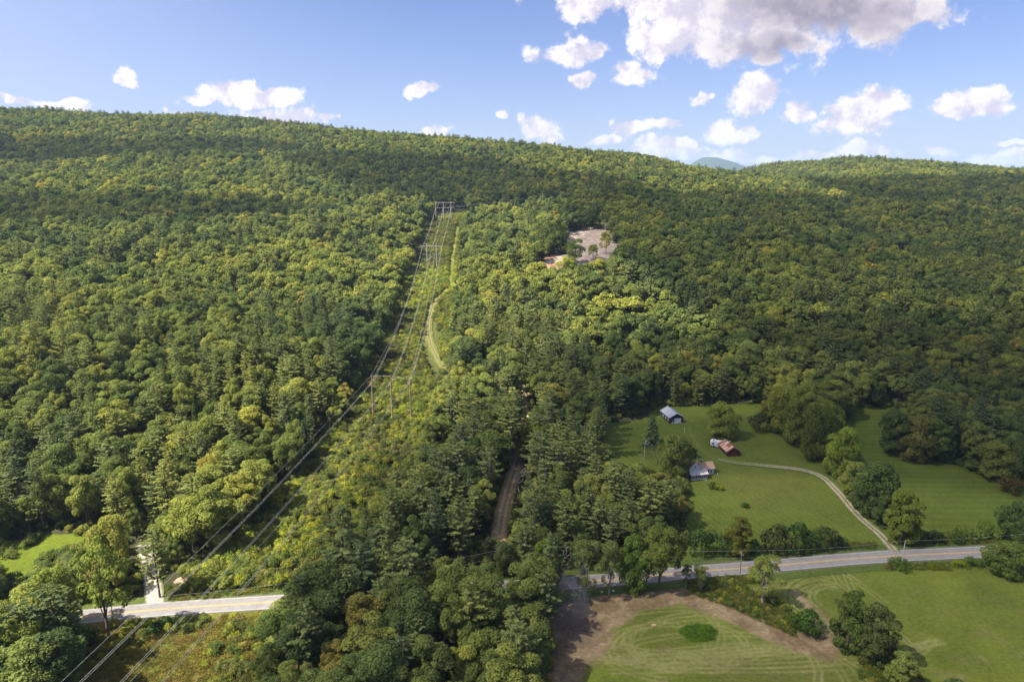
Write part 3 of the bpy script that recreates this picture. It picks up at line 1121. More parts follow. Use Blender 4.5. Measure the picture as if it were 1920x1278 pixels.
def scatter(name, col, P, rot, scl, idx, label, parent=None):
    """one object that stands for a mass nobody can count"""
    me = bpy.data.meshes.new(name)
    me.vertices.add(len(P))
    me.vertices.foreach_set('co', np.asarray(P, np.float32).ravel())
    a = me.attributes.new('rot', 'FLOAT_VECTOR', 'POINT')
    a.data.foreach_set('vector', np.asarray(rot, np.float32).ravel())
    a = me.attributes.new('scl', 'FLOAT_VECTOR', 'POINT')
    a.data.foreach_set('vector', np.asarray(scl, np.float32).ravel())
    a = me.attributes.new('idx', 'INT', 'POINT')
    a.data.foreach_set('value', np.asarray(idx, np.int32))
    me.update()
    o = link(name, me, parent, label=label, kind='stuff')
    ng = bpy.data.node_groups.new(name, 'GeometryNodeTree')
    ng.interface.new_socket('Geometry', in_out='INPUT', socket_type='NodeSocketGeometry')
    ng.interface.new_socket('Geometry', in_out='OUTPUT', socket_type='NodeSocketGeometry')
    N, Lk = ng.nodes, ng.links
    gi, go = N.new('NodeGroupInput'), N.new('NodeGroupOutput')
    ci = N.new('GeometryNodeCollectionInfo')
    ci.inputs['Collection'].default_value = col
    ci.inputs['Separate Children'].default_value = True
    ci.inputs['Reset Children'].default_value = True
    ip = N.new('GeometryNodeInstanceOnPoints')
    ip.inputs['Pick Instance'].default_value = True

    def na(nm, ty):
        q = N.new('GeometryNodeInputNamedAttribute')
        q.data_type = ty
        q.inputs['Name'].default_value = nm
        return q.outputs['Attribute']
    Lk.new(gi.outputs[0], ip.inputs['Points'])
    Lk.new(ci.outputs[0], ip.inputs['Instance'])
    Lk.new(na('idx', 'INT'), ip.inputs['Instance Index'])
    e2r = N.new('FunctionNodeEulerToRotation')
    Lk.new(na('rot', 'FLOAT_VECTOR'), e2r.inputs[0])
    Lk.new(e2r.outputs[0], ip.inputs['Rotation'])
    Lk.new(na('scl', 'FLOAT_VECTOR'), ip.inputs['Scale'])
    Lk.new(ip.outputs[0], go.inputs[0])
    mod = o.modifiers.new('scatter', 'NODES')
    mod.node_group = ng
    return o


def tree(kind, x, y, H, W=None, label=None, group=None, var=None, tint=None, cat='tree', z=None, mats=None, rot=None):
    """one tree of its own: an Empty with trunk and crown"""
    bank = {'broadleaf_tree': BLm, 'pine_tree': PNm, 'hemlock_tree': HMm}[kind]
    i = random.randrange(len(bank)) if var is None else var
    h, R, cm, tm = bank[i]
    e = bpy.data.objects.new(kind, None)
    e.empty_display_size = 1
    COL.objects.link(e)
    e.location = (x, y, (h1(x, y) if z is None else z))
    e.rotation_euler = (0, 0, random.uniform(0, 6.28) if rot is None else rot)
    s = H / h
    w = s if W is None else (W / (2 * R))
    e.scale = (w, w, s)
    tag(e, label, cat, group)
    c = bpy.data.objects.new('crown', cm)
    t = bpy.data.objects.new('trunk', tm)
    for o in (c, t):
        COL.objects.link(o)
        o.parent = e
    if tint is not None:
        c.color = (*tint, 1)
    return e


# ------------------------------------------------------------------ forest layout
# stretches of open ground that stay in view in the photograph (outlines in its pixels)
OPEN = {
    'side_lawn': [(0, 1062), (40, 1030), (105, 1003), (168, 1006), (172, 1030), (120, 1033), (70, 1050), (45, 1075), (0, 1082)],
    'road_left': [(130, 1146), (510, 1116), (510, 1142), (130, 1173)],
    'lane': [(268, 1135), (280, 1090), (298, 1090), (310, 1135)],
    'patch': [(328, 1084), (380, 1078), (382, 1100), (330, 1100)],
    'verge': [(225, 1128), (280, 1118), (510, 1090), (510, 1120), (225, 1140)],
    'marsh': [(150, 1278), (165, 1235), (230, 1176), (490, 1146), (478, 1200), (462, 1278)],
    'cut': [(812, 400), (800, 440), (782, 500), (762, 560), (742, 610), (715, 660), (700, 700), (665, 760), (630, 805), (590, 850), (540, 905), (490, 955), (430, 1020), (392, 1066), (330, 1100),
            (330, 1115), (505, 1110), (530, 1075), (560, 1035), (590, 990), (605, 945), (640, 895), (700, 850), (745, 812), (775, 780), (800, 745), (825, 725), (835, 700), (838, 660), (832, 620), (842, 585), (856, 535), (862, 480), (862, 430), (880, 397), (850, 388)],
    'track': [(921, 1003), (955, 1011), (962, 965), (972, 915), (984, 880), (976, 868), (955, 895), (940, 925), (930, 965)],
    'track2': [(980, 742), (990, 742), (993, 782), (983, 782)],
    'lawn': [(1148, 815), (1165, 803), (1205, 797), (1240, 792), (1245, 766), (1290, 762), (1330, 765), (1425, 768), (1430, 805), (1480, 832), (1530, 862), (1580, 905), (1600, 935), (1640, 980), (1682, 1032),
             (1600, 1020), (1500, 1012), (1420, 1012), (1415, 1000), (1392, 975), (1360, 975), (1340, 1005), (1292, 1003), (1300, 960), (1298, 905), (1240, 885), (1226, 886), (1206, 880), (1186, 864), (1165, 868), (1150, 852)],
    'hay': [(1585, 776), (1648, 780), (1650, 850), (1700, 866), (1760, 866), (1822, 880), (1905, 910), (1870, 950), (1866, 1000), (1722, 1003), (1726, 960), (1690, 918), (1645, 900), (1625, 860), (1598, 820)],
    'road_right': [(1265, 1064), (1460, 1046), (1680, 1028), (1840, 1023), (1920, 1015), (1920, 1048), (1600, 1066), (1265, 1088)],
    'meadow': [(1032, 1278), (1030, 1180), (1055, 1145), (1120, 1110), (1180, 1100), (1310, 1095), (1920, 1050), (1920, 1278)],
    'clearing': [(1060, 437), (1100, 432), (1130, 432), (1150, 445), (1154, 470), (1140, 492), (1085, 492), (1066, 458)],
    'landing': [(1008, 494), (1030, 484), (1062, 479), (1066, 490), (1050, 500)],
}
CLOSED_WORLD = [  # no forest trunk may stand here even where hidden from view
]
lawn_w = world_pts([(1125, 800), (1240, 762), (1430, 757), (1560, 850), (1655, 955), (1688, 1030), (1560, 1042), (1290, 1060), (1290, 900), (1215, 902), (1130, 872)])
hay_w = world_pts([(1585, 765), (1700, 768), (1750, 860), (1900, 900), (2080, 920), (2080, 1010), (1692, 1027), (1662, 955), (1600, 860)])
mead_w = world_pts([(1030, 1160), (1110, 1100), (1270, 1083), (1460, 1067), (2080, 1024), (2080, 1420), (1030, 1420)])
marsh_w = world_pts([(150, 1180), (500, 1146), (470, 1290), (150, 1290)])


def blocked_world(x, y):
    side_w = world_pts([(-120, 1045), (20, 1012), (90, 998), (172, 998), (200, 1030), (130, 1060), (60, 1090), (-120, 1110)])
    b = dist_line(x, y, AXIS) < 20.5
    b |= dist_line(x, y, ROAD) < 6.0
    b |= (dist_line(x, y, WT) < 4.2) & (y < 262)
    b |= (dist_line(x, y, WT) < 1.5)
    b |= dist_line(x, y, LANE) < 4.0
    for P in (lawn_w, hay_w, mead_w, marsh_w, side_w):
        b |= inpoly(x, y, [tuple(p) for p in P])
    return b


def hides_open(x, y, z, H, R, only=None):
    """does a tree here cover open ground that the photograph shows?"""
    bad = np.zeros(len(x), dtype=bool)
    for hf, wf in ((0.02, 0), (0.25, 0.55), (0.25, -0.55), (0.5, 0.8), (0.5, -0.8), (0.5, 0), (0.75, 0.6), (0.75, -0.6), (0.75, 0), (0.9, .3), (0.9, -.3), (1.0, 0)):
        px, py, c = project(x + wf * R, y, z + hf * H)
        for nm, P in OPEN.items():
            bad |= inpoly(px, py, P)
    return bad


def in_view(x, y, z, H):
    px, py, c = project(x, y, z + H)
    px0, py0, _ = project(x, y, z)
    m = 130
    return (y > 5) & (px > -m - 60) & (px < 1920 + m) & (py < 1278 + 60)


def visible_from_cam(x, y, z, slack=10.0):
    """drop trees wholly behind a ridge"""
    ok = np.ones(len(x), dtype=bool)
    for t in np.linspace(0.25, 0.97, 26):
        line = CAMH + (z - CAMH) * t
        ok &= hgt(x * t, y * t) + 8 < line + slack
    return ok


def candidates():
    X, Y = [], []
    for (y0, y1, st) in ((60, 420, 7.4), (420, 800, 7.4), (800, 2250, 8.4)):
        yy = np.arange(y0, y1, st * 0.9)
        for i, yv in enumerate(yy):
            half = yv * 0.86 + 60
            xs = np.arange(-half - (40 if yv < 600 else 0), half, st) + (i % 2) * st / 2
            X.append(xs + rng.uniform(-.36, .36, len(xs)) * st)
            Y.append(np.full(len(xs), yv) + rng.uniform(-.36, .36, len(xs)) * st)
    return np.concatenate(X), np.concatenate(Y)


x, y = candidates()
z = hgt(x, y)
ok = ~blocked_world(x, y) & in_view(x, y, z, 22)
x, y, z = x[ok], y[ok], z[ok]
ok = visible_from_cam(x, y, z + 20)
x, y, z = x[ok], y[ok], z[ok]
# species: pine stands and mixed hardwood patches
pn = fbm(x, y, 60, 3, 88)
pinep = 0.12 + 0.0 * x
pinep += 0.16 * ((y < 440) & (x < 40)) + 0.12 * ((y < 440) & (x >= 40))
pinep += 0.14 * (dist_line(x, y, [(-60, 130), (10, 150), (0, 230), (-10, 420)]) < 55)
pinep -= 0.10 * (y > 600)
pinep += (pn - 0.5) * 1.5
hem = rng.random(len(x)) < np.where((x > 50) & (y > 330), 0.15, 0.05)
isp = rng.random(len(x)) < np.clip(pinep, 0.03, 0.92)
kind = np.where(isp, 1, 0)
kind = np.where(hem & (y > 200), 2, kind)
Hh = np.where(kind == 1, rng.uniform(17, 27, len(x)), np.where(kind == 2, rng.uniform(13, 20, len(x)), 11 + 11.5 * rng.random(len(x)) ** 1.25))
Rr = np.where(kind == 1, Hh * 0.245, np.where(kind == 2, Hh * 0.20, Hh * 0.335)) * rng.uniform(0.72, 1.28, len(x))
# regrowth beside the lower cut is still low
lowb = (dist_line(x, y, AXIS) < 33) & (y < 285) & (x > np.interp(y, [p[1] for p in AXIS[:4]], [p[0] for p in AXIS[:4]])) & (y > 190)
Hh = np.where(lowb, Hh * 0.55, Hh)
Rr = np.where(lowb, Rr * 0.7, Rr)
kind = np.where(lowb & (rng.random(len(x)) < .6), 0, kind)
# low stand right of the cut and edges: try again smaller where a full tree would hide open ground
near = y < 900
bad = np.zeros(len(x), dtype=bool)
bad[near] = hides_open(x[near], y[near], z[near], Hh[near], Rr[near])
for f in (0.72, 0.5, 0.33):
    t = np.where(bad)[0]
    if len(t) == 0:
        break
    Hh[t] *= f if f == 0.72 else (f / 0.72 if f == 0.5 else f / 0.5)
    Rr[t] *= 0.8
    still = hides_open(x[t], y[t], z[t], Hh[t], Rr[t])
    bad[t] = still
keep = ~bad & (Hh > 4)
x, y, z, kind, Hh, Rr = [a[keep] for a in (x, y, z, kind, Hh, Rr)]

NAMES = {0: 'broadleaf_tree', 1: 'pine_tree', 2: 'hemlock_tree'}
NOM = {0: [(h, R) for h, R, *_ in BLm], 1: [(h, R) for h, R, *_ in PNm], 2: [(h, R) for h, R, *_ in HMm]}
px, py, dep = project(x, y, z + Hh * 0.7)
size = Hh / dep
infr = (px > -15) & (px < 1935) & (py < 1300) & (py > 0)


def zone(X, Y, PX, PY):
    ax = float(dist_line(np.array([X]), np.array([Y]), AXIS)[0])
    road_y = float(np.interp(X, ROAD[:, 0], ROAD[:, 1]))
    cutx = float(np.interp(Y, [p[1] for p in AXIS[:4]], [p[0] for p in AXIS[:4]]))
    if Y < road_y:
        return 'stand below the road' if X > cutx else 'roadside trees at the lower left'
    if X < cutx:
        return 'woods left of the power line cut'
    trx = float(np.interp(Y, WT[:, 1], WT[:, 0]))
    if X < trx:
        return 'stand between the power line cut and the dirt track'
    if Y < 350 and X < 110:
        return 'woods between the dirt track and the farmhouse lawn'
    return 'woods behind the barn and hay field'


DESC = {0: ('leafy green hardwood in the %s', 'hardwoods in the %s', 'tree'), 1: ('feathery blue-green pine in the %s', 'pines in the %s', 'pine tree'),
        2: ('dark narrow hemlock in the %s', 'hemlocks in the %s', 'hemlock')}
single = np.zeros(len(x), dtype=bool)
for kd, lim in ((0, 262), (1, 296), (2, 150)):
    t = np.where((kind == kd) & infr & (size > 0.028))[0]
    t = t[np.argsort(-size[t])][:lim]
    single[t] = True
GNR = [0]


def place_words(X, Y, PX, PY, H_):
    ax = float(dist_line(np.array([X]), np.array([Y]), AXIS)[0])
    rd = float(dist_line(np.array([X]), np.array([Y]), ROAD)[0])
    tr = float(dist_line(np.array([X]), np.array([Y]), WT)[0])
    if ax < 30:
        w = 'edging the cut'
    elif rd < 15:
        w = 'near the paved road'
    elif tr < 11:
        w = 'by the dirt track'
    elif PY > 1100:
        w = 'closest below the camera'
    else:
        w = 'inside the woods'
    third = ['far left', 'left', 'middle left', 'left centre', 'right centre', 'middle right', 'right', 'far right'][int(min(7, max(0, PX // 240)))]
    band = 'bottom edge' if PY > 1190 else 'low down' if PY > 1060 else 'lower middle' if PY > 930 else 'mid-height' if PY > 800 else 'upper middle' if PY > 680 else 'higher up'
    return w, '%s, %s' % (band, third)


PLANNED = []


for i in np.where(single)[0]:
    kd = int(kind[i])
    zn = zone(x[i], y[i], px[i], py[i])
    d = DESC[kd]
    vi = None
    nv = len(NOM[kd])
    if kd == 1:
        vi = random.choice([6, 7]) if (abs(x[i] + 8) < 26 and 225 < y[i] < 330) else random.randrange(6)
    else:
        vi = random.randrange(nv)
    w1, w2 = place_words(x[i], y[i], px[i], py[i], Hh[i])
    sz = {0: ('small', 'medium', 'large'), 1: ('short', 'mid-height', 'tall'), 2: ('short', 'mid-height', 'tall')}[kd]
    q_ = Hh[i] / {0: 16, 1: 21, 2: 16}[kd]
    sw = sz[0] if q_ < .88 else sz[1] if q_ < 1.12 else sz[2]
    wd = 'broad' if Rr[i] / Hh[i] > {0: .37, 1: .25, 2: .2}[kd] else 'slim'
    PLANNED.append((i, kd, vi, d[1] % zn, ('%s %s ' % (sw, wd)) + {0: 'leafy hardwood', 1: 'feathery pine', 2: 'dark hemlock'}[kd] + ' ' + w1 + ', ' + w2))
by_label = {}
for q in PLANNED:
    by_label.setdefault(q[4], []).append(q)
ORD = ['leftmost', 'second from left', 'third from left', 'fourth from left', 'fifth from left', 'sixth from left', 'seventh from left', 'eighth from left', 'ninth from left', 'tenth from left', 'eleventh from left', 'twelfth from left', 'thirteenth from left', 'fourteenth from left', 'fifteenth from left']
for lb, qs in by_label.items():
    qs.sort(key=lambda q: px[q[0]])
    for n_, q in enumerate(qs):
        i, kd, vi, grp, _ = q
        full = lb
        if len(qs) > 1:
            full = lb + ', ' + ('rightmost' if n_ == len(qs) - 1 else ORD[min(n_, 14)])
        tree(NAMES[kd], x[i], y[i], Hh[i], 2 * Rr[i], full, grp, vi, z=z[i], cat=DESC[kd][2])

# the uncountable rest of the forest, lighter meshes further off
BLf, PNf, HMf = [], [], []
for k in range(6):
    r = np.random.default_rng(700 + k)
    BLf.append((16.0, 5.3, merged('broadleaf', *broadleaf(720 + k, 16.0, 5.3, 1500, 0.92, base=.2, npuff=26, prf=(.24, .42)), M['leaf'], M['bark'])))
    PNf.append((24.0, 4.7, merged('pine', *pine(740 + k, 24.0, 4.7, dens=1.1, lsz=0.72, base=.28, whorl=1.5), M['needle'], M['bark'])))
HMf = [(20.0, 3.4, merged('hemlock', *pine(760 + k, 20.0, 3.4, dens=.9, lsz=0.75, base=.1, whorl=.9, shape='spruce'), M['hemlock'], M['bark'])) for k in range(3)]
BLn = [(h, R, merged('broadleaf', c, t, M['leaf'], M['bark'])) for h, R, (c, t) in BL[:5]]
PNn = [(h, R, merged('pine', c, t, M['needle'], M['bark'])) for h, R, (c, t) in PN[:5]]
for kd, nm, nearp, farp, lab in ((0, 'hardwood_forest', BLn, BLf, 'hardwood forest covering the hillsides up to the ridge'), (1, 'pine_forest', PNn, PNf, 'pines scattered through the hillside forest'),
                                 (2, 'hemlock_forest', HMf, HMf, 'dark hemlocks scattered through the hillside forest')):
    both = nearp + (farp if farp is not nearp else [])
    col = proto_collection(nm + '_kinds', [p[2] for p in both])
    t = np.where((kind == kd) & ~single)[0]
    far = dep[t] > 430
    nn_, nf = len(nearp), len(both) - len(nearp)
    idx = np.where(far & (nf > 0), nn_ + rng.integers(0, max(nf, 1), len(t)), rng.integers(0, nn_, len(t)))
    hn = np.array([p[0] for p in both])[idx]
    Rn = np.array([p[1] for p in both])[idx]
    w = Rr[t] / Rn
    rot = np.c_[rng.normal(0, .03, len(t)), rng.normal(0, .03, len(t)), rng.uniform(0, 6.28, len(t))]
    scatter(nm, col, np.c_[x[t], y[t], z[t]], rot, np.c_[w, w, Hh[t] / hn], idx, lab)

# ------------------------------------------------------------------ shrubs
SH = []
for k in range(6):
    c, t = broadleaf(800 + k, 3.0, 2.0, 750, 0.34, base=0.02, npuff=14, prf=(.32, .5))
    SH.append((3.0, 2.0, c, t))
SHm = [(h, R, mk('shrub_foliage', c, M['shrub']), mk('shrub_stem', t, M['bark'], False)) for h, R, c, t in SH]
BRm = [merged('brush', c, t, M['brush'], M['bark']) for h, R, c, t in SH]
TW = []
for k in range(4):   # tall weeds and goldenrod
    r = np.random.default_rng(850 + k)
    C = np.c_[r.normal(0, .5, 160), r.normal(0, .5, 160), r.uniform(.1, .9, 160)]
    V, F = cards(C, unit(r.normal(size=(160, 3)) * .6 + [0, 0, .6]), r.uniform(.2, .4, 160), 0.5)
    TW.append((V, F, r.uniform(.8, 1.2, 160)))
M['weed'] = leaf_mat('weed_foliage', [(0.0, (0.08, 0.125, 0.022)), (0.4, (0.12, 0.155, 0.025)), (0.75, (0.16, 0.15, 0.04)), (0.92, (0.26, 0.23, 0.03)), (1.0, (0.20, 0.13, 0.06))], species_noise=False)
WDm = [mk('weed', w, M['weed']) for w in TW]
M['ochre'] = leaf_mat('ochre_sedge', [(0.0, (0.13, 0.13, 0.03)), (0.5, (0.19, 0.175, 0.035)), (0.85, (0.25, 0.21, 0.045)), (1.0, (0.22, 0.13, 0.06))], species_noise=False)
M['lush'] = leaf_mat('lush_clover', [(0.0, (0.075, 0.16, 0.018)), (0.8, (0.11, 0.20, 0.02)), (1.0, (0.17, 0.22, 0.03))], species_noise=False)
OCm = [mk('sedge', w, M['ochre']) for w in TW]
LUm = [mk('clover', w, M['lush']) for w in TW]


def pts_in(poly_w, dens):
    P = np.array(poly_w)
    lo, hi = P.min(0), P.max(0)
    n = int((hi - lo).prod() * dens)
    a = rng.uniform(lo, hi, (n, 2))
    return a[inpoly(a[:, 0], a[:, 1], [tuple(p) for p in P])]


def strew(name, col, nproto, P, s0, s1, label, flat=1.0, sink=0.1, maxtilt=.06):
    zz = hgt(P[:, 0], P[:, 1]) - sink
    n = len(P)
    s = rng.uniform(s0, s1, n)
    rot = np.c_[rng.normal(0, maxtilt, n), rng.normal(0, maxtilt, n), rng.uniform(0, 6.28, n)]
    scatter(name, col, np.c_[P, zz], rot, np.c_[s, s, s * flat * rng.uniform(.75, 1.2, n)], rng.integers(0, nproto, n), label)


brush_col = proto_collection('brush_kinds', BRm)
weed_col = proto_collection('weed_kinds', WDm)
ax_, ay_ = rng.uniform(-125, 40, 52000), rng.uniform(110, 900, 52000)
d = dist_line(ax_, ay_, AXIS)
okb = (d < 23) & (dist_line(ax_, ay_, ROAD) > 8) & (dist_line(ax_, ay_, CT_) > 3.0) & (dist_line(ax_, ay_, STRIP) > 3.0) & (dist_line(ax_, ay_, LANE) > 4)
okb &= ay_ > np.interp(ax_, ROAD[:, 0], ROAD[:, 1]) + 8
qx, qy, _ = project(ax_, ay_, hgt(ax_, ay_))
okb &= ~inpoly(qx, qy, OPEN['patch']) & ~inpoly(qx, qy, [(802, 600), (820, 600), (836, 720), (815, 735), (786, 650)])
dn = fbm(ax_, ay_, 16, 3, 4)
okb &= (rng.random(len(ax_)) < np.clip((dn - .20) * 3.2, 0.35, 1))
strew('brush', brush_col, 6, np.c_[ax_, ay_][okb], 0.6, 1.3, 'dense brush and saplings filling the power line cut')
# understory along forest edges and the track
ux, uy = rng.uniform(-330, 420, 26000), rng.uniform(100, 420, 26000)
uz = hgt(ux, uy)
bl = dist_line(ux, uy, AXIS) < 19
bl |= (dist_line(ux, uy, ROAD) < 6.5) | (dist_line(ux, uy, WT) < 3.2) | (dist_line(ux, uy, LANE) < 3.4)
for P in (lawn_w, hay_w, mead_w, marsh_w):
    bl |= inpoly(ux, uy, [tuple(p) for p in P])
qx, qy, _ = project(ux, uy, uz)
for nm in ('side_lawn', 'road_left', 'lane', 'patch', 'lawn', 'hay', 'road_right', 'meadow', 'marsh', 'track'):
    bl |= inpoly(qx, qy, OPEN[nm])
U = np.c_[ux, uy][~bl]
under_col = proto_collection('understory_kinds', [merged('understory', c, t, M['leaf'], M['bark']) for h, R, c, t in SH[:4]])
strew('understory', under_col, 4, U, 0.5, 1.2, 'low leafy undergrowth beneath and beside the trees')

# marsh edge shrubs, roadside weeds, brush strip between road and soil loop
mx = pts_in(world_pts([(-40, 1182), (130, 1180), (300, 1162), (505, 1150), (500, 1175), (330, 1192), (240, 1215), (120, 1290), (-40, 1290)]), 0.10)
strew('marsh_brush', brush_col, 6, mx, 0.35, 0.9, 'mixed low brush along the marsh edge below the road')
mx = pts_in(world_pts([(150, 1190), (500, 1150), (470, 1290), (150, 1290)]), 1.3)
strew('marsh_weeds', proto_collection('sedge_kinds', OCm), 4, mx, 0.5, 1.2, 'tall ochre weeds standing in the marsh', sink=0.0)
mx = pts_in(world_pts([(400, 1200), (470, 1175), (500, 1290), (380, 1290), (385, 1245)]), 0.13)
strew('marsh_thicket', brush_col, 6, mx, 0.5, 1.0, 'green thicket where the marsh meets the pines')
strip = world_pts([(1300, 1096), (1395, 1082), (1400, 1108), (1450, 1120), (1478, 1140), (1495, 1165), (1488, 1192), (1440, 1172), (1380, 1142), (1310, 1118)])
mx = pts_in(strip, 0.30)
strew('field_brush', brush_col, 6, mx, 0.22, 0.62, 'low tangled brush between the road and the soil loop')
mx = np.vstack([pts_in(strip, 1.6), pts_in(world_pts([(1275, 1090), (1440, 1076), (1440, 1092), (1310, 1100)]), 2.0),
                pts_in(world_pts([(1660, 1060), (1780, 1056), (1780, 1068), (1665, 1068)]), 2.0), pts_in(world_pts([(1585, 1017), (1640, 1020), (1640, 1028), (1560, 1028)]), 2.5),
 pts_in(world_pts([(1700, 1008), (1900, 1002), (1900, 1018), (1700, 1020)]), 1.2),
                pts_in(world_pts([(1620, 1235), (1700, 1240), (1740, 1290), (1600, 1290)]), 0.9), pts_in(world_pts([(305, 1100), (510, 1085), (510, 1112), (320, 1128)]), 1.0)])
strew('lush_patch', proto_collection('clover_kinds', LUm), 4, pts_in(world_pts([(1311 + 33 * math.cos(a), 1187 + 15 * math.sin(a)) for a in np.linspace(0, 6.0, 14)]), 3.0), 0.5, 1.0, 'low bright green weed patch in the middle of the soil loop', sink=0.1)
strew('weeds', weed_col, 4, mx, 0.45, 1.1, 'rank weeds and goldenrod along the road and field edges', sink=0.0)


def shrub(px_, py_, hpx, wpx, label, tint=(1, 1, 1), cat='shrub', group=None, name='shrub'):
    p = g1(px_, py_)
    c = project(p.x, p.y, p.z)[2]
    H = hpx * c / FPX / 0.92
    R = wpx * c / FPX / 2
    h, r, cm, tm = random.choice(SHm)
    e = bpy.data.objects.new(name, None)
    COL.objects.link(e)
    e.location = p + Vector((0, R * .4, -0.05))
    e.rotation_euler = (0, 0, random.uniform(0, 6.28))
    e.scale = (R / r, R / r, H / h)
    tag(e, label, cat, group)
    for nm, me in (('foliage', cm), ('stem', tm)):
        o = bpy.data.objects.new(nm, me)
        COL.objects.link(o)
        o.parent = e
        if nm == 'foliage':
            o.color = (*tint, 1)
    return e


def spot(kind_, px_, py_, hpx, wpx, label, tint=None, var=None, cat='tree', group=None):
    p = g1(px_, py_)
    c = project(p.x, p.y, p.z)[2]
    return tree(kind_, p.x, p.y, hpx * c / FPX / 0.93, wpx * c / FPX, label, group, var, tint, cat, z=p.z)


B, P_, Hk = 'broadleaf_tree', 'pine_tree', 'hemlock_tree'
# a low-branched maple and a young spruce for the lawn trees
_c, _t = broadleaf(901, 14, 6.0, 13000, 0.44, base=-0.08, npuff=80, prf=(.18, .30), low=0.12)
BLm.append((14.0, 6.4, mk('broadleaf_crown', _c, M['leaf']), mk('broadleaf_trunk', _t, M['bark'], False)))
_c, _t = broadleaf(902, 14, 4.2, 12000, 0.38, base=-0.08, npuff=90, prf=(.18, .28), sq=1.05, low=0.1)
BLm.append((14.0, 4.4, mk('broadleaf_crown', _c, M['leaf']), mk('broadleaf_trunk', _t, M['bark'], False)))
_c, _t = broadleaf(903, 14, 4.6, 7600, 0.34, base=0.18, npuff=46, prf=(.16, .28), openness=.15, trunks=4)
BLm.append((14.0, 4.6, mk('broadleaf_crown', _c, M['leaf']), mk('broadleaf_trunk', _t, M['pale_bark'], False)))
_c, _t = broadleaf(905, 16, 5.0, 3800, 0.42, base=0.16, npuff=36, prf=(.14, .26), openness=.1, sq=1.0)
BLm.append((16.0, 5.0, mk('broadleaf_crown', _c, M['leaf']), mk('broadleaf_trunk', _t, M['bark'], False)))
ROUND, FULL, SPARSE, AIRY = len(BLm) - 4, len(BLm) - 3, len(BLm) - 2, len(BLm) - 1
_c, _t = pine(904, 14, 4.6, dens=2.0, lsz=0.42, base=.04, whorl=.55, shape='spruce')
HMm.append((14.0, 4.6, mk('spruce_crown', _c, M['needle']), mk('spruce_trunk', _t, M['bark'], False)))

spot(Hk, 1221, 835, 58, 44, 'blue-green spruce on the lawn between the barn and the utility pole', (0.9, 1.0, 1.15), 3, 'spruce')
spot(B, 1263, 893, 86, 74, 'big dark round maple beside the farmhouse', (0.78, 0.80, 0.75), ROUND)
spot(B, 1296, 858, 24, 24, 'small dark round tree behind the big maple', (0.55, 0.6, 0.6), ROUND)
spot(B, 1355, 820, 68, 68, 'round maple on the lawn between the barn and the rusty shed', (1.1, 1.12, 0.9), ROUND)
shrub(1425, 812, 36, 38, 'purplish grey bush at the right edge of the lawn', (1.1, 0.85, 1.0))
spot(B, 1157, 925, 66, 50, 'bright green rounded tree at the lower left corner of the lawn', (1.3, 1.25, 0.9), ROUND)
row = [(1462, 812, 92, 62, (.95, .95, .8), 'tallest green tree at the barn end of the tree row'), (1450, 800, 78, 50, (.8, .85, .8), 'tree with dull crown at the lawn corner of the tree row'), (1492, 835, 96, 60, (1.0, .98, .8), 'broad olive tree second along the tree row'),
       (1500, 800, 84, 60, (.85, .9, .8), 'darker green tree at the back of the tree row'), (1530, 862, 112, 72, (1.05, 1.02, .75), 'yellow-green topped tree in the middle of the tree row'), (1548, 838, 90, 56, (.9, .9, .8), 'tree beside the hay field side of the tree row'),
       (1574, 893, 98, 72, (1.15, 1.25, .8), 'bright green spreading tree halfway down the tree row'), (1602, 932, 72, 60, (.75, .8, .85), 'low dark tree under the bright one in the row'),
       (1632, 964, 108, 88, (.9, .95, .9), 'dark green tree with dull pale top near the gravel drive'), (1655, 985, 62, 44, (.65, .7, .75), 'small dark tree squeezed beside the cone shaped tree')]
for (a, b, c, d_, tnt, lb) in row:
    spot(B, a, b, c, d_, lb, tnt, ROUND if c > 80 else FULL, group='trees between the lawn and hay field')
spot(B, 1690, 1018, 108, 66, 'egg-shaped yellow-green tree standing by the utility pole at the drive entrance', (1.15, 1.1, .7), FULL)
isl = [(1678, 852, 88, 70, (.8, .82, .85), 'greyish green tree at the left end of the island of trees'), (1712, 862, 84, 76, (.82, .78, .8), 'tree with reddish brown tinge in the island of trees'), (1745, 862, 82, 62, (.95, 1.0, .8), 'green tree in the middle of the island of trees'),
       (1772, 866, 66, 40, (.7, .75, .8), 'small dark tree in the island of trees'), (1805, 862, 72, 52, (1.15, 1.0, .75), 'yellowish tree right of the narrow dark spruce'), (1838, 884, 60, 60, (1.0, .98, .8), 'olive bushy tree above the hay field edge'),
       (1868, 900, 76, 74, (1.1, 1.0, .85), 'wide olive tree over the right corner of the hay field'), (1902, 905, 78, 70, (1.2, 1.1, .8), 'yellowish wide tree at the right border beyond the hay field'), (1875, 862, 70, 60, (1.1, .95, .9), 'dull brownish tree behind the wide olive one'), (1912, 870, 78, 60, (1.0, 1.0, .9), 'greyish tree touching the right border')]
for (a, b, c, d_, tnt, lb) in isl:
    spot(B, a, b, c, d_, lb, tnt, random.choice([ROUND, FULL]), group='trees above the hay field')
spot(Hk, 1783, 862, 76, 30, 'narrow dark spruce among the island of trees', (.9, 1.0, 1.2), 0, 'spruce')
shrub(1907, 928, 24, 46, 'round reddish brown bush on the hay field edge', (1.4, .7, .8))
spot(B, 1906, 1012, 84, 82, 'dark tree cut off by the right border above the road', (.75, .85, .8), ROUND)
spot(B, 1384, 1040, 78, 56, 'tree with yellow-brown top at the bottom of the lawn', (1.4, 1.05, .7), FULL)
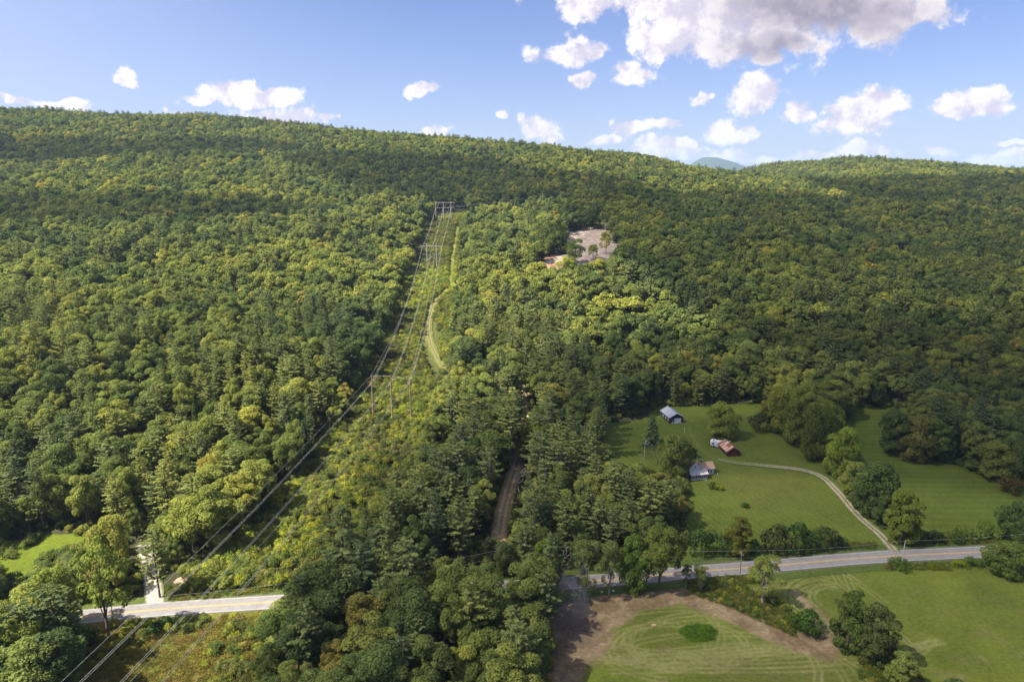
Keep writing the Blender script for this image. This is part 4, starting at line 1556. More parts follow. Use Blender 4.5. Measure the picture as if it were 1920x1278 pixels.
for a, b, c, d_, tnt, lb in [(1462, 1040, 46, 56, (1.0, .72, .95), 'purple-brown bush in the hedge below the lawn'), (1495, 1039, 50, 48, (.95, 1.1, .9), 'grey-green bush in the hedge below the lawn'), (1522, 1036, 34, 40, (.9, 1.1, .9), 'small leafy bush in the middle of the hedge below the lawn'),
                         (1548, 1033, 40, 48, (.85, .8, .8), 'dark bush by the little garden bed'), (1573, 1030, 22, 34, (.8, .75, .75), 'low dark bush at the right end of the hedge'), (1345, 1042, 42, 44, (.8, .95, .9), 'dark hedge bush left of the yellow-brown tree'), (1316, 1046, 46, 44, (.8, .95, .9), 'dark hedge bush at the left end near the road'),
                         (1412, 1041, 26, 30, (.8, .9, .8), 'low bush right of the yellow-brown tree'),
                         (1722, 1017, 20, 36, (.8, .85, .8), 'dark low bush right of the drive entrance'), (1757, 1019, 18, 34, (.75, .7, .8), 'small dark bush in the roadside hedge'), (1790, 1017, 20, 36, (1.1, 1.15, .8), 'leafy bush in the roadside hedge right of the small dark one'),
                         (1825, 1012, 22, 46, (1.8, 1.7, 1.1), 'pale vine-covered bush in the roadside hedge'), (1860, 1010, 24, 46, (1.5, 1.5, 1.0), 'pale green bush at the right end of the roadside hedge'),
                         (1803, 1066, 14, 24, (2.4, 2.0, .4), 'yellow goldenrod clump near the big roadside tree'), (1828, 1064, 14, 28, (1.2, 1.4, .8), 'low green bush beside the yellow goldenrod clump'), (1750, 1068, 9, 18, (2.6, 2.0, .4), 'tiny yellow flowering clump below the road'),
                         (1688, 1065, 9, 44, (1.2, 1.3, .8), 'long low bush at the foot of the roadside utility pole'),
                         (1338, 917, 11, 20, (1.2, 1.0, .8), 'brownish shrub on the lawn in front of the house'), (1349, 919, 9, 18, (2.6, 2.3, .4), 'yellow shrub on the lawn in front of the house'), (1397, 953, 10, 15, (.9, 1.2, .9), 'tiny round green shrub alone on the lawn'),
                         (1512, 1188, 40, 50, (.9, 1.15, .8), 'leafy bush inside the bend of the soil loop'), (1490, 1175, 22, 34, (1.3, 1.3, .7), 'small light bush beside the bend of the soil loop'), (1525, 1200, 26, 30, (1.0, 1.25, .7), 'low bush at the tip of the soil loop bend'),
                         (900, 975, 34, 46, (1.0, 1.15, .9), 'rounded bush left of the dirt track'), (884, 992, 32, 40, (1.6, 1.4, .6), 'yellowish bush at the left edge of the dirt track'),
                         (831, 676, 9, 9, (1.9, .8, 1.0), 'small purplish brush heap beside the cut track'), (810, 700, 9, 10, (2.2, 1.6, 1.8), 'small pale brush heap lying below the purplish one in the cut'),
                         (1218, 905, 26, 24, (.9, .7, .7), 'brownish bush left of the screened porch'),
                         (105, 1215, 46, 60, (1.0, 1.5, .7), 'bright leafy sapling clump below the road at left'), (150, 1225, 40, 50, (.8, 1.0, .9), 'grey-green bush clump on the marsh edge'), (300, 1190, 22, 40, (.9, 1.1, .9), 'dark bush in the marsh under the first wires')]:
    shrub(a, b, c, d_, lb, tnt)
spot(B, 1432, 1132, 96, 66, 'multi-stemmed grey-green tree between the road and the soil loop', (.85, .95, 1.05), SPARSE)
spot(B, 1588, 1216, 122, 70, 'upright leafy tree in the meadow, left of the close pair', (1.0, 1.02, .75), FULL)
spot(B, 1640, 1244, 126, 78, 'dull brown-green tree in the meadow, right of the close pair', (1.0, .88, .85), FULL)
spot(B, 1687, 1296, 84, 64, 'pale yellow-green small tree at the bottom border of the meadow', (2.0, 1.7, 1.3), FULL)
spot(B, 1882, 1074, 66, 84, 'wide dark green roadside tree at the right border', (.95, 1.0, .75), ROUND)
spot(B, 1235, 1106, 128, 84, 'big roadside tree with orange-tinted right side near the meadow', (1.1, 1.05, .8), 2)
spot(B, 1188, 1108, 112, 66, 'dark green roadside tree second from the big one', (.85, 1.0, .7), ROUND)
spot(B, 1140, 1114, 112, 44, 'thin grey-leaved roadside tree on a pale slender trunk', (1.0, 1.0, 1.15), SPARSE)
spot(B, 1098, 1122, 120, 66, 'pale sparse tree at the top left of the soil loop', (1.5, 1.35, 1.3), SPARSE)
spot(B, 1024, 1105, 98, 68, 'bright yellow-green tree by the road left of the dead snag', (1.5, 1.5, .7), ROUND)
spot(B, 1313, 1108, 56, 30, 'small grey sapling on a thin stem beside the road', (1.3, 1.2, 1.1), SPARSE)
spot(B, 1286, 1102, 50, 20, 'thinnest sapling beside the road next to the grey one', (1.0, 1.1, .9), SPARSE)
spot(B, 932, 556, 44, 42, 'bright yellow-green maple standing out in the woods below the clearing', (2.1, 1.7, .7), ROUND)
spot(B, 1040, 432, 32, 26, 'orange-yellow autumn tree left of the clearing', (4.2, 2.3, .8), 1)
spot(B, 1078, 496, 44, 38, 'dark round tree standing at the lower left edge of the clearing', (.9, 1.0, .9), 0)
spot(B, 1112, 487, 30, 20, 'small green tree in the middle of the clearing', (1.1, 1.2, .9), 3)
spot(B, 1136, 478, 44, 28, 'pale thin tree on the right side of the clearing', (1.4, 1.3, 1.0), 8)
spot(B, 1082, 430, 22, 22, 'light green tree at the top edge of the clearing', (1.4, 1.35, .9), 2)
spot(B, 1120, 522, 36, 34, 'yellowish green tree in front of the brush pile', (1.5, 1.35, .8), 5)
spot(B, 1150, 515, 34, 36, 'yellow-green tree right of the brush pile', (1.4, 1.3, .8), 7)
spot(B, 1058, 522, 40, 36, 'leafy tree in front of the reddish bank', (1.3, 1.3, .9), 8)
spot(B, 548, 1186, 84, 84, 'rounded tree at the left tip of the stand below the road', (.95, 1.0, .95), ROUND)
spot(P_, 585, 1182, 112, 84, 'spreading pine second in from the left tip of the stand below the road', None, 1)
spot(B, 525, 1230, 92, 84, 'leafy tree at the marsh side of the stand below the road', (.9, 1.0, 1.0), 4)
spot(B, 1012, 800 + 60, 74, 84, 'yellow-green maple overhanging the dirt track', (1.6, 1.45, .8), 4)
spot(P_, 918, 925, 104, 44, 'tall pine with a bare pale trunk left of the dirt track', (1.2, 1.2, .9), 6)
spot(P_, 905, 922, 84, 30, 'slender pine with reddish bare trunk behind the dirt track edge', (1.1, 1.2, .9), 7)
spot(P_, 950, 862, 118, 56, 'very tall pine with bleached bare trunk above the dirt track', (1.1, 1.15, 1.0), 6)
spot(P_, 940, 850, 112, 50, 'second tall bare-trunked pine next to the bleached one', (1.1, 1.15, 1.0), 7)
spot(B, 205, 1196, 200, 96, 'tall open roadside tree with level branches crossing the road at lower left', (.75, .88, .85), AIRY)
spot(B, 108, 1184, 138, 96, 'broad full roadside tree left of the open one', (.95, 1.0, .85), ROUND)
spot(P_, 300, 1120, 132, 70, 'pine standing over the mouth of the gravel lane', None, 2)
spot(B, 55, 1300, 170, 110, 'pale sparse tree on twin grey trunks at the lower left corner', (1.3, 1.2, .9), SPARSE)

# ------------------------------------------------------------------ buildings
M['white'] = mat('white_paint', (0.72, 0.71, 0.72), rough=0.6, var=0.05, scale=1.5)
M['siding'] = mat('pale_siding', (0.56, 0.51, 0.46), rough=0.8, var=0.10, scale=1.2)
M['tanroof'] = mat('tan_shingles', (0.40, 0.27, 0.19), rough=0.95, var=0.14, scale=1.8, bump=0.3, bscale=6)
M['tanroof2'] = mat('brown_shingles', (0.27, 0.165, 0.12), rough=0.95, var=0.14, scale=1.8, bump=0.3, bscale=6)
M['porchroof'] = mat('galvanised_roof', (0.56, 0.50, 0.46), rough=0.65, var=0.12, scale=0.9, metal=0.15)
M['screen'] = mat('dark_screen', (0.10, 0.095, 0.11), rough=0.6, var=0.3, scale=1.5)
M['glass'] = mat('window_glass', (0.03, 0.03, 0.035), rough=0.15, spec=0.5, var=0.05)
M['darkwood'] = mat('black_boards', (0.030, 0.026, 0.032), rough=0.85, var=0.25, scale=2)
M['steelroof'] = mat('grey_steel_roof', (0.33, 0.35, 0.42), rough=0.5, var=0.07, scale=0.6, metal=0.2)
M['redwood'] = mat('weathered_red_boards', (0.085, 0.032, 0.024), rough=0.95, var=0.45, scale=2.2)
M['stone'] = mat('fieldstone', (0.30, 0.28, 0.27), var=0.3, scale=2.5, bump=0.5, bscale=4)
M['palestone'] = mat('pale_boulder', (0.52, 0.49, 0.46), var=0.2, scale=2, bump=0.4, bscale=4)
M['concrete'] = mat('concrete', (0.38, 0.37, 0.35), var=0.15, scale=2)
M['brick'] = mat('chimney_brick', (0.18, 0.09, 0.07), var=0.3, scale=6)
M['pole'] = mat('weathered_pole', (0.24, 0.185, 0.15), var=0.25, scale=1.5)
M['rustpole'] = mat('rusty_pole', (0.30, 0.155, 0.09), var=0.25, scale=0.8, col2=(0.30, 0.24, 0.20))
M['palepole'] = mat('grey_pole', (0.42, 0.39, 0.37), var=0.15, scale=1.5)
M['metal'] = mat('dull_metal', (0.52, 0.53, 0.55), rough=0.4, metal=0.4, var=0.08)
M['wire'] = mat('aluminium_wire', (0.50, 0.50, 0.46), rough=0.45, metal=0.1, var=0.05)
M['porcelain'] = mat('porcelain', (0.30, 0.22, 0.18), rough=0.3, var=0.05)
M['black'] = mat('black_plastic', (0.03, 0.03, 0.03), rough=0.5, var=0.05)


def base_empty(name, px_, py_, rotdeg, label, cat, group=None):
    p = g1(px_, py_)
    e = bpy.data.objects.new(name, None)
    COL.objects.link(e)
    e.location = p
    e.rotation_euler = (0, 0, math.radians(rotdeg))
    tag(e, label, cat, group)
    return e


def window(parent, x, y, z, w, h, facing='front', panes=2):
    """framed sash window: frame, panes with muntin, sill"""
    d = 0.06
    def bx(m, a0, a1, b0, b1, lo, hi):
        if facing == 'front':
            m.box(x + a0, x + a1, y - hi, y - lo, z + b0, z + b1)
        else:   # left side wall
            m.box(x - hi, x - lo, y + a0, y + a1, z + b0, z + b1)
    f = MB()
    t = 0.13
    bx(f, -w / 2 - t, w / 2 + t, h, h + t, 0.0, d)
    bx(f, -w / 2 - t, w / 2 + t, -t, 0, 0.0, d)
    bx(f, -w / 2 - t, -w / 2, 0, h, 0.0, d)
    bx(f, w / 2, w / 2 + t, 0, h, 0.0, d)
    fr = f.build('window', M['white'], parent)
    g = MB()
    bx(g, -w / 2, w / 2, 0, h, 0.0, 0.02)
    g.build('pane', M['glass'], fr)
    m = MB()
    bx(m, -w / 2, w / 2, h / 2 - .03, h / 2 + .03, 0.021, 0.05)
    if panes > 2:
        bx(m, -.02, .02, 0, h / 2 - .03, 0.021, 0.05)
    m.build('sash_bar', M['white'], fr)
    return fr


def gable_walls(m, x0, x1, y0, y1, h, hr, along='y'):
    """walls with gables; ridge runs along y or x"""
    if along == 'y':
        xm = (x0 + x1) / 2
        v = [(x0, y0, 0), (x1, y0, 0), (x1, y1, 0), (x0, y1, 0), (x0, y0, h), (x1, y0, h), (x1, y1, h), (x0, y1, h), (xm, y0, hr), (xm, y1, hr)]
        f = [(0, 1, 5, 8, 4), (1, 2, 6, 5), (2, 3, 7, 9, 6), (3, 0, 4, 7)]
    else:
        ym = (y0 + y1) / 2
        v = [(x0, y0, 0), (x1, y0, 0), (x1, y1, 0), (x0, y1, 0), (x0, y0, h), (x1, y0, h), (x1, y1, h), (x0, y1, h), (x0, ym, hr), (x1, ym, hr)]
        f = [(0, 1, 5, 4), (1, 2, 6, 9, 5), (2, 3, 7, 6), (3, 0, 4, 8, 7)]
    return m.add(v, f)


def roof_planes(x0, x1, y0, y1, h, hr, along='y', over=0.35, th=0.12, lift=0.13):
    """the two slopes as quads (ccw from above)"""
    if along == 'y':
        xm = (x0 + x1) / 2
        sl_ = (hr - h) / (xm - x0)
        zl = h - sl_ * over + lift
        z2 = hr + lift
        return [[(x0 - over, y0 - over, zl), (xm, y0 - over, z2), (xm, y1 + over, z2), (x0 - over, y1 + over, zl)],
                [(xm, y0 - over, z2), (x1 + over, y0 - over, zl), (x1 + over, y1 + over, zl), (xm, y1 + over, z2)]]
    ym = (y0 + y1) / 2
    sl_ = (hr - h) / (ym - y0)
    zl = h - sl_ * over + lift
    z2 = hr + lift
    return [[(x0 - over, y0 - over, zl), (x1 + over, y0 - over, zl), (x1 + over, ym, z2), (x0 - over, ym, z2)],
            [(x0 - over, ym, z2), (x1 + over, ym, z2), (x1 + over, y1 + over, zl), (x0 - over, y1 + over, zl)]]


def clapboards(parent, x0, x1, y, z0, z1, mt, step=0.35):
    n = int((z1 - z0) / step)
    me = None
    for k in range(n):
        if me is None:
            m = MB().box(x0, x1, -0.03, -0.004, 0.02, step - 0.02)
            o = m.build('clapboard', mt, parent)
            me = o.data
        else:
            o = link('clapboard', me, parent)
        o.location = (0, y, z0 + k * step)


def panel_roof(parent, quad, n, mt, name='roof_panel', th=0.06, tints=None, rows=1):
    """sheets laid side by side, every second one proud of its neighbours"""
    q = [Vector(p) for p in quad]
    for i in range(n):
        for j in range(rows):
            a, b = i / n, (i + 1) / n
            c, d = j / rows, (j + 1) / rows
            def pt(s, t):
                return (q[0] * (1 - s) + q[1] * s) * (1 - t) + (q[3] * (1 - s) + q[2] * s) * t
            nn = (q[1] - q[0]).cross(q[3] - q[0]).normalized()
            up = nn * (0.02 * (i % 2) + 0.015 * (j % 2))
            m = MB().slab([pt(a, c) + up, pt(b, c) + up, pt(b, d) + up, pt(a, d) + up], th)
            m.build(name, mt if tints is None else random.choice(tints), parent)


# farmhouse
house = base_empty('farmhouse', 1316, 893, 13, 'pale farmhouse with tan roofs and a screened front porch under the big maple', 'house')
hw = gable_walls(MB(), -6.2, -0.4, 0, 7.0, 3.9, 6.4).build('main_wall', M['siding'], house)
gable_walls(MB(), -0.39, 6.0, 1.0, 5.6, 2.8, 4.7, 'x').build('wing_wall', M['siding'], house)
MB().box(-6.3, 6.1, 0.95, 7.05, -0.6, 0.02).build('foundation', M['stone'], house)
clapboards(house, 1.2, 6.0, 1.0, 0.1, 2.7, M['siding'])
for i, q in enumerate(roof_planes(-6.2, -0.4, 0, 7.0, 3.9, 6.4)):
    MB().slab(q, 0.12).build('roof_slope', M['tanroof2'], house)
for i, q in enumerate(roof_planes(-0.05, 6.0, 1.0, 5.6, 2.8, 4.7, 'x')):
    q = [(max(p[0], 0.0), p[1], p[2]) for p in q]
    r_ = MB().slab(q, 0.12).build('roof_slope', M['tanroof'], house)
ch = MB().box(0.7, 1.3, 3.0, 3.6, 3.2, 6.0).build('chimney', M['brick'], house)
MB().box(0.64, 1.36, 2.94, 3.66, 6.0, 6.12).build('cap', M['concrete'], ch)
MB().tube([(-0.9, 3.4, 5.2), (-0.9, 3.4, 6.9)], 0.09, 8).build('vent_pipe', M['white'], house)
for xx in (2.1, 3.35, 4.6):
    window(house, xx, 0.97, 0.95, 0.75, 1.25)
window(house, -3.3, -0.005, 4.05, 0.7, 1.0)
for q in ([(-6.45, -0.3, 3.75), (-3.3, -0.3, 6.5)], [(-0.15, -0.3, 3.75), (-3.3, -0.3, 6.5)]):
    MB().tube([Vector(q[0]) + Vector((0, -.09, 0)), Vector(q[1]) + Vector((0, -.09, 0))], 0.09, 4).build('gable_trim', M['white'], house)
# screened porch
MB().box(-6.2, 1.0, -2.9, -0.02, -0.5, 0.18).build('porch_floor', M['concrete'], house)
for k in range(9):
    xx = -6.15 + k * (7.1 / 8)
    MB().box(xx - .06, xx + .06, -2.86, -2.74, 0.18, 2.35).build('porch_post', M['siding'], house)
    if k < 8:
        MB().box(xx + .07, xx + 7.1 / 8 - .07, -2.82, -2.78, 0.9, 2.3).build('screen_panel', M['screen'], house)
        MB().box(xx + .07, xx + 7.1 / 8 - .07, -2.83, -2.77, 0.18, 0.88).build('porch_skirt', M['siding'], house)
MB().box(-6.18, -6.12, -2.7, -0.05, 0.18, 2.6).build('porch_side', M['screen'], house)
MB().box(0.92, 0.98, -2.7, -0.05, 0.18, 2.6).build('porch_side', M['siding'], house)
pq = [(-6.6, -3.2, 2.38), (1.4, -3.2, 2.38), (1.4, 0.0, 3.55), (-6.6, 0.0, 3.55)]
panel_roof(house, pq, 10, M['porchroof'], 'porch_roof_panel')
MB().box(-0.3, 0.1, -3.9, -2.95, 0, 0.2).build('step', M['concrete'], house)
MB().tube([(7.2, 0.2, 0.0), (7.2, 0.2, 0.9)], 0.09, 6).build('well_pipe', M['white'], house)

# black barn
barn = base_empty('barn', 1255, 794.5, 11, 'black barn with grey metal roof and one white garage door', 'barn')
gable_walls(MB(), 0, 7.2, 0, 11.0, 3.2, 5.1).build('wall', M['darkwood'], barn)
MB().box(-0.08, 7.28, -0.08, 11.08, -0.6, 0.15).build('foundation', M['concrete'], barn)
for q in roof_planes(0, 7.2, 0, 11.0, 3.2, 5.1, over=0.4, lift=0.2):
    # panels run from eave to ridge, so slice the quad along its length
    q2 = [q[1], q[2], q[3], q[0]]
    panel_roof(barn, q2, 12, M['steelroof'])
MB().box(3.5, 3.7, 10.3, 10.5, 5.2, 6.3).build('chimney_pipe', M['metal'], barn)
gd = MB().box(2.7, 6.0, -0.10, -0.02, 0.15, 2.75)
gdo = gd.build('garage_door', M['white'], barn)
for k in range(4):
    MB().box(2.72, 5.98, -0.125, -0.102, 0.2 + k * .64, 0.2 + k * .64 + .58).build('door_section', M['white'], gdo)
MB().box(2.58, 2.69, -0.12, -0.01, 0.15, 2.85).build('door_frame', M['white'], barn)
MB().box(6.01, 6.12, -0.12, -0.01, 0.15, 2.85).build('door_frame', M['white'], barn)
sd = MB().box(1.2, 2.1, -0.07, -0.015, 0.15, 2.15).build('side_door', M['siding'], barn)
MB().box(1.35, 1.95, -0.09, -0.071, 1.2, 1.95).build('pane', M['glass'], sd)
for yy in (1.8, 4.8, 7.8):
    window(barn, -0.005, yy, 1.2, 0.9, 0.9, 'left')
for k in range(20):     # board joints
    MB().box(0.02 + k * .36, 0.02 + k * .36 + .03, -0.02, -0.003, 2.9, 3.25).build('batten', M['darkwood'], barn)

# rusty-roofed shed
shed = base_empty('shed', 1363, 856, 6, 'weathered red-brown shed with a patchwork rusty metal roof', 'shed')
gable_walls(MB(), 0, 6.0, 0, 9.5, 2.3, 4.3).build('wall', M['redwood'], shed)
MB().box(-0.08, 6.08, -0.08, 9.58, -0.6, 0.12).build('foundation', M['stone'], shed)
rust = [mat('rust_red', (0.20, 0.08, 0.05), var=.3, scale=2), mat('rust_brown', (0.19, 0.075, 0.05), var=.3, scale=2), mat('rust_orange', (0.36, 0.18, 0.10), var=.25, scale=2),
        mat('rust_pale', (0.48, 0.33, 0.25), var=.25, scale=2), mat('rust_dull', (0.24, 0.12, 0.09), var=.3, scale=2)]
for q in roof_planes(0, 6.0, 0, 9.5, 2.3, 4.3, over=0.35, lift=0.16):
    panel_roof(shed, [q[1], q[2], q[3], q[0]], 11, rust[0], tints=rust, rows=2)
for k in range(15):
    xx = k * 0.4 + .01
    hh = 2.25 + (1 - abs(xx + .2 - 3.0) / 3.0) * 1.85
    MB().box(xx + .015, xx + .375, -0.045, -0.004, 0.1, hh).build('board', M['redwood'], shed)
dd = MB().box(1.9, 4.1, -0.09, -0.047, 0.12, 2.1).build('double_door', mat('dark_red_door', (0.11, 0.04, 0.03), var=.4, scale=2), shed)
MB().box(2.98, 3.02, -0.11, -0.091, 0.12, 2.1).build('door_gap', M['black'], dd)
for yy in (1.4, 4.4):
    MB().box(-0.05, -0.004, yy, yy + 1.6, 0.12, 1.9).build('side_opening', M['black'], shed)

# camper trailer
cmp_ = base_empty('camper_trailer', 1350, 838, -14, 'white camper trailer parked behind the rusty-roofed shed', 'camper trailer')
m = MB()
prof = [(-4.3, 1.3), (-4.0, 0.95), (-2.4, 0.95), (-2.1, 0.55), (4.2, 0.55), (4.3, 2.9), (-1.6, 2.95), (-2.2, 3.35), (-3.6, 3.3), (-4.3, 2.5)]
n_ = len(prof)
m.add([(a, -1.2, b) for a, b in prof] + [(a, 1.2, b) for a, b in prof], [tuple(range(n_)), tuple(range(2 * n_ - 1, n_ - 1, -1))] + [(i, i + n_, (i + 1) % n_ + n_, (i + 1) % n_) for i in range(n_)])
m.build('body', M['white'], cmp_)
MB().box(-1.0, 0.1, -0.4, 0.5, 2.97, 3.25).build('roof_unit', M['siding'], cmp_)
MB().box(1.6, 2.3, -0.3, 0.3, 2.93, 3.1).build('roof_vent', M['black'], cmp_)
MB().box(-3.4, -2.5, -0.5, 0.5, 3.37, 3.42).build('roof_hatch', M['black'], cmp_)
for xx, ww in ((-3.2, .9), (-0.6, 1.2), (2.4, 1.0)):
    f_ = MB().box(xx - ww / 2, xx + ww / 2, -1.24, -1.202, 1.6, 2.3).build('window', M['black'], cmp_)
MB().box(0.7, 1.4, -1.245, -1.202, 0.65, 2.45).build('door', M['siding'], cmp_)
MB().box(-4.0, 4.2, -1.23, -1.203, 1.25, 1.4).build('stripe', M['metal'], cmp_)
MB().box(4.302, 4.34, -0.6, 0.6, 1.6, 2.4).build('window', M['black'], cmp_)
for xx in (1.0, 2.0):
    for yy in (-1.15, 0.95):
        w_ = MB().tube([(xx, yy, 0.36), (xx, yy + .22, 0.36)], 0.36, 14).build('wheel', M['black'], cmp_)
        MB().tube([(xx, yy - .012, 0.36), (xx, yy + .232, 0.36)], 0.18, 10).build('hub', M['metal'], w_)
MB().box(-3.6, -3.5, -.5, .5, -0.02, 0.95).build('landing_leg', M['metal'], cmp_)

# glimpses of things between the trees
far1 = base_empty('shed', 283, 862, 20, 'small pale-roofed building glimpsed deep in the woods left of the cut', 'shed')
gable_walls(MB(), 0, 4, 0, 5, 2.2, 3.4).build('wall', M['siding'], far1)
for q in roof_planes(0, 4, 0, 5, 2.2, 3.4):
    MB().slab(q, .1).build('roof_slope', M['metal'], far1)

# ------------------------------------------------------------------ power line
def pole_z(x, y):
    return h1(x, y)


S1, S2, S3, S0 = (-56, 302), (-73, 622), (-79, 800), (-112, -60)
SP = 8.7


def structure(xy, n, Hs, label, kind_, rot):
    e = bpy.data.objects.new('transmission_structure', None)
    COL.objects.link(e)
    zb = pole_z(*xy)
    e.location = (*xy, zb)
    e.rotation_euler = (0, 0, rot)
    tag(e, label, 'power line structure', 'pole structures of the transmission line')
    offs = [(-SP, 0, SP) if n == 3 else (-SP / 2, SP / 2)][0]
    mt = M['rustpole'] if kind_ == 'tie' else M['palepole']
    R_ = Matrix.Rotation(rot, 3, 'Z')
    for i, o_ in enumerate(offs):
        w = R_ @ Vector((o_, 0, 0))
        dz = pole_z(xy[0] + w.x, xy[1] + w.y) - zb
        top = Hs + (0.0 if kind_ != 'tie' else (0.6, 0.4, -1.6)[i])
        p = MB().tube([(o_, 0, dz - 1), (o_, 0, dz * .5 + top * .5), (o_, 0, top)], [0.36, 0.31, 0.24], 8).build('pole', mt, e)
        if kind_ == 'tie':
            for s_ in (-1, 1):
                MB().tube([(o_, s_ * .3, Hs - 2.9), (o_, s_ * 1.8, Hs - 3.0)], 0.10, 6).build('insulator', M['porcelain'], e)
            MB().tube([(o_, 1.8, Hs - 3.0), (o_ - .9, 0.8, Hs - 4.2), (o_ - .9, -0.8, Hs - 4.2), (o_, -1.8, Hs - 3.0)], 0.04, 5).build('jumper', M['wire'], e)
    if kind_ == 'tie':
        MB().tube([(-SP, 0, Hs + .2), (0, 0, Hs - .1), (SP, 0, Hs - 1.9)], 0.05, 5).build('tie_wire', M['wire'], e)
    elif kind_ == 'beam':
        MB().box(-SP - .6, SP + 4.2, -0.2, 0.2, Hs - 1.0, Hs - 0.5).build('crossarm', M['palepole'], e)
        MB().tube([(-SP, 0, Hs - 6.8), (SP + 3.5, 0, Hs - 6.8)], 0.10, 5).build('lower_beam', M['palepole'], e)
        for o_ in (-SP, 0, SP):
            MB().tube([(o_ + .6, 0.25, Hs - 6.8), (o_ + 2.2, 0.25, Hs - 5.2), (o_ + 4.0, 0.25, Hs - 1.0)], 0.10, 5).build('insulator', M['palepole'], e)
    else:
        MB().box(-SP - 1.2, SP + 1.2, -0.15, 0.15, Hs - 2.2, Hs - 1.8).build('crossarm', M['palepole'], e)
        MB().tube([(-SP / 2, .2, Hs * .62), (SP / 2, .2, Hs * .36)], 0.10, 5).build('cross_brace', M['palepole'], e)
        MB().tube([(SP / 2, -.2, Hs * .62), (-SP / 2, -.2, Hs * .36)], 0.10, 5).build('cross_brace', M['palepole'], e)
        for o_ in (-SP, 0, SP):
            MB().tube([(o_, 0, Hs - 2.2), (o_, 0, Hs - 3.6)], 0.10, 5).build('insulator', M['porcelain'], e)
    return e


structure(S1, 3, 22.5, 'nearest power line structure, three tall rusty poles in a row in the brushy cut', 'tie', 0.06)
structure(S2, 2, 23.0, 'middle power line structure, two pale poles with a cross brace', 'hframe', 0.0)
structure(S3, 3, 22.0, 'farthest power line structure, three pale poles under a long crossarm', 'beam', 0.0)
structure(S0, 2, 23.0, 'power line structure standing below the drone behind the view', 'hframe', -0.15)


def wire(name, a, b, sag, rad, label, cat, group, n=36, mt=None):
    a, b = Vector(a), Vector(b)
    pts = []
    for i in range(n + 1):
        t = i / n
        p = a.lerp(b, t)
        p.z -= sag * 4 * t * (1 - t)
        pts.append(p)
    o = MB().tube(pts, rad, 5, cap=False).build(name, mt or M['wire'], None)
    tag(o, label, cat, group)
    return o


def att(S_, Hs, off, rot, up):
    w = Matrix.Rotation(rot, 3, 'Z') @ Vector((off, 0, 0))
    return (S_[0] + w.x, S_[1] + w.y, pole_z(*S_) + Hs + up)


nm3 = ['left', 'middle', 'right']
for i, off in enumerate((-SP, 0, SP)):
    for j, dx in enumerate((-0.28, 0.28)):
        side_ = ('left', 'right')[j]
        A0 = att(S0, 23, off + dx, -0.15, -3.6)
        A1 = att(S1, 22.5, off + dx, 0.06, -3.0)
        A2 = att(S2, 23, off + dx, 0, -3.6)
        A3 = att(S3, 22, off + dx, 0, -6.8)
        wire('conductor', A0, A1, 8.5, 0.025, '%s wire of the %s pair running down the cut and over the road' % (side_, nm3[i]), 'power line wire', 'conductors of the transmission line', 60)
        wire('conductor', A1, A2, 9.0, 0.034, '%s wire of the %s pair between the nearest and middle structures' % (side_, nm3[i]), 'power line wire', 'conductors of the transmission line', 48)
        wire('conductor', A2, A3, 3.0, 0.045, '%s wire of the %s pair between the middle and farthest structures' % (side_, nm3[i]), 'power line wire', 'conductors of the transmission line')
    A3 = att(S3, 22, off, 0, -6.8)
    wire('conductor', A3, (A3[0] + 260, A3[1] + 215, A3[2] + 30), 3.5, 0.05, '%s wire turning right from the farthest structure into the woods' % nm3[i], 'power line wire', 'conductors of the transmission line')
for off, nme in ((-SP, 'left'), (SP, 'right')):
    wire('shield_wire', att(S0, 23, off * .5, -0.15, 0), att(S1, 22.5, off, 0.06, 0.4 if off < 0 else -1.6), 6.0, 0.02, 'thin %s overhead wire above the cut and road' % nme, 'power line wire', 'shield wires', 60)
    wire('shield_wire', att(S1, 22.5, off, 0.06, 0.4 if off < 0 else -1.6), att(S2, 23, off * .5, 0, 0), 7.0, 0.025, 'thin %s overhead wire between the nearest and middle structures' % nme, 'power line wire', 'shield wires', 48)
    wire('shield_wire', att(S2, 23, off * .5, 0, 0), att(S3, 22, off, 0, 0), 2.0, 0.03, 'thin %s overhead wire between the middle and farthest structures' % nme, 'power line wire', 'shield wires')

# ------------------------------------------------------------------ roadside poles
def upole(px_, py_, Hp, label, transformer=False, arm=False, mt=None, group='wooden utility poles along the road', lean=0.0):
    e = base_empty('utility_pole', px_, py_, 10, label, 'utility pole', group)
    e.rotation_euler[1] = lean
    MB().tube([(0, 0, -.8), (0, 0, Hp * .5), (0, 0, Hp)], [0.17, 0.145, 0.11], 8).build('pole', mt or M['pole'], e)
    if arm:
        MB().box(-.06, .06, -1.1, 1.1, Hp - .9, Hp - .76).build('crossarm', M['pole'], e)
    MB().tube([(0, 0, Hp), (0, 0, Hp + .28)], 0.06, 6).build('insulator', M['porcelain'], e)
    if transformer:
        t_ = MB().tube([(.38, 0, Hp - 1.9), (.38, 0, Hp - .85)], 0.28, 12).build('transformer', M['metal'], e)
        MB().tube([(.38, 0, Hp - .85), (.38, 0, Hp - .6)], 0.07, 6).build('bushing', M['porcelain'], t_)
    MB().tube([(.12, 0, Hp * .6), (.3, 0, Hp * .6)], 0.05, 5).build('bracket', M['metal'], e)
    return e


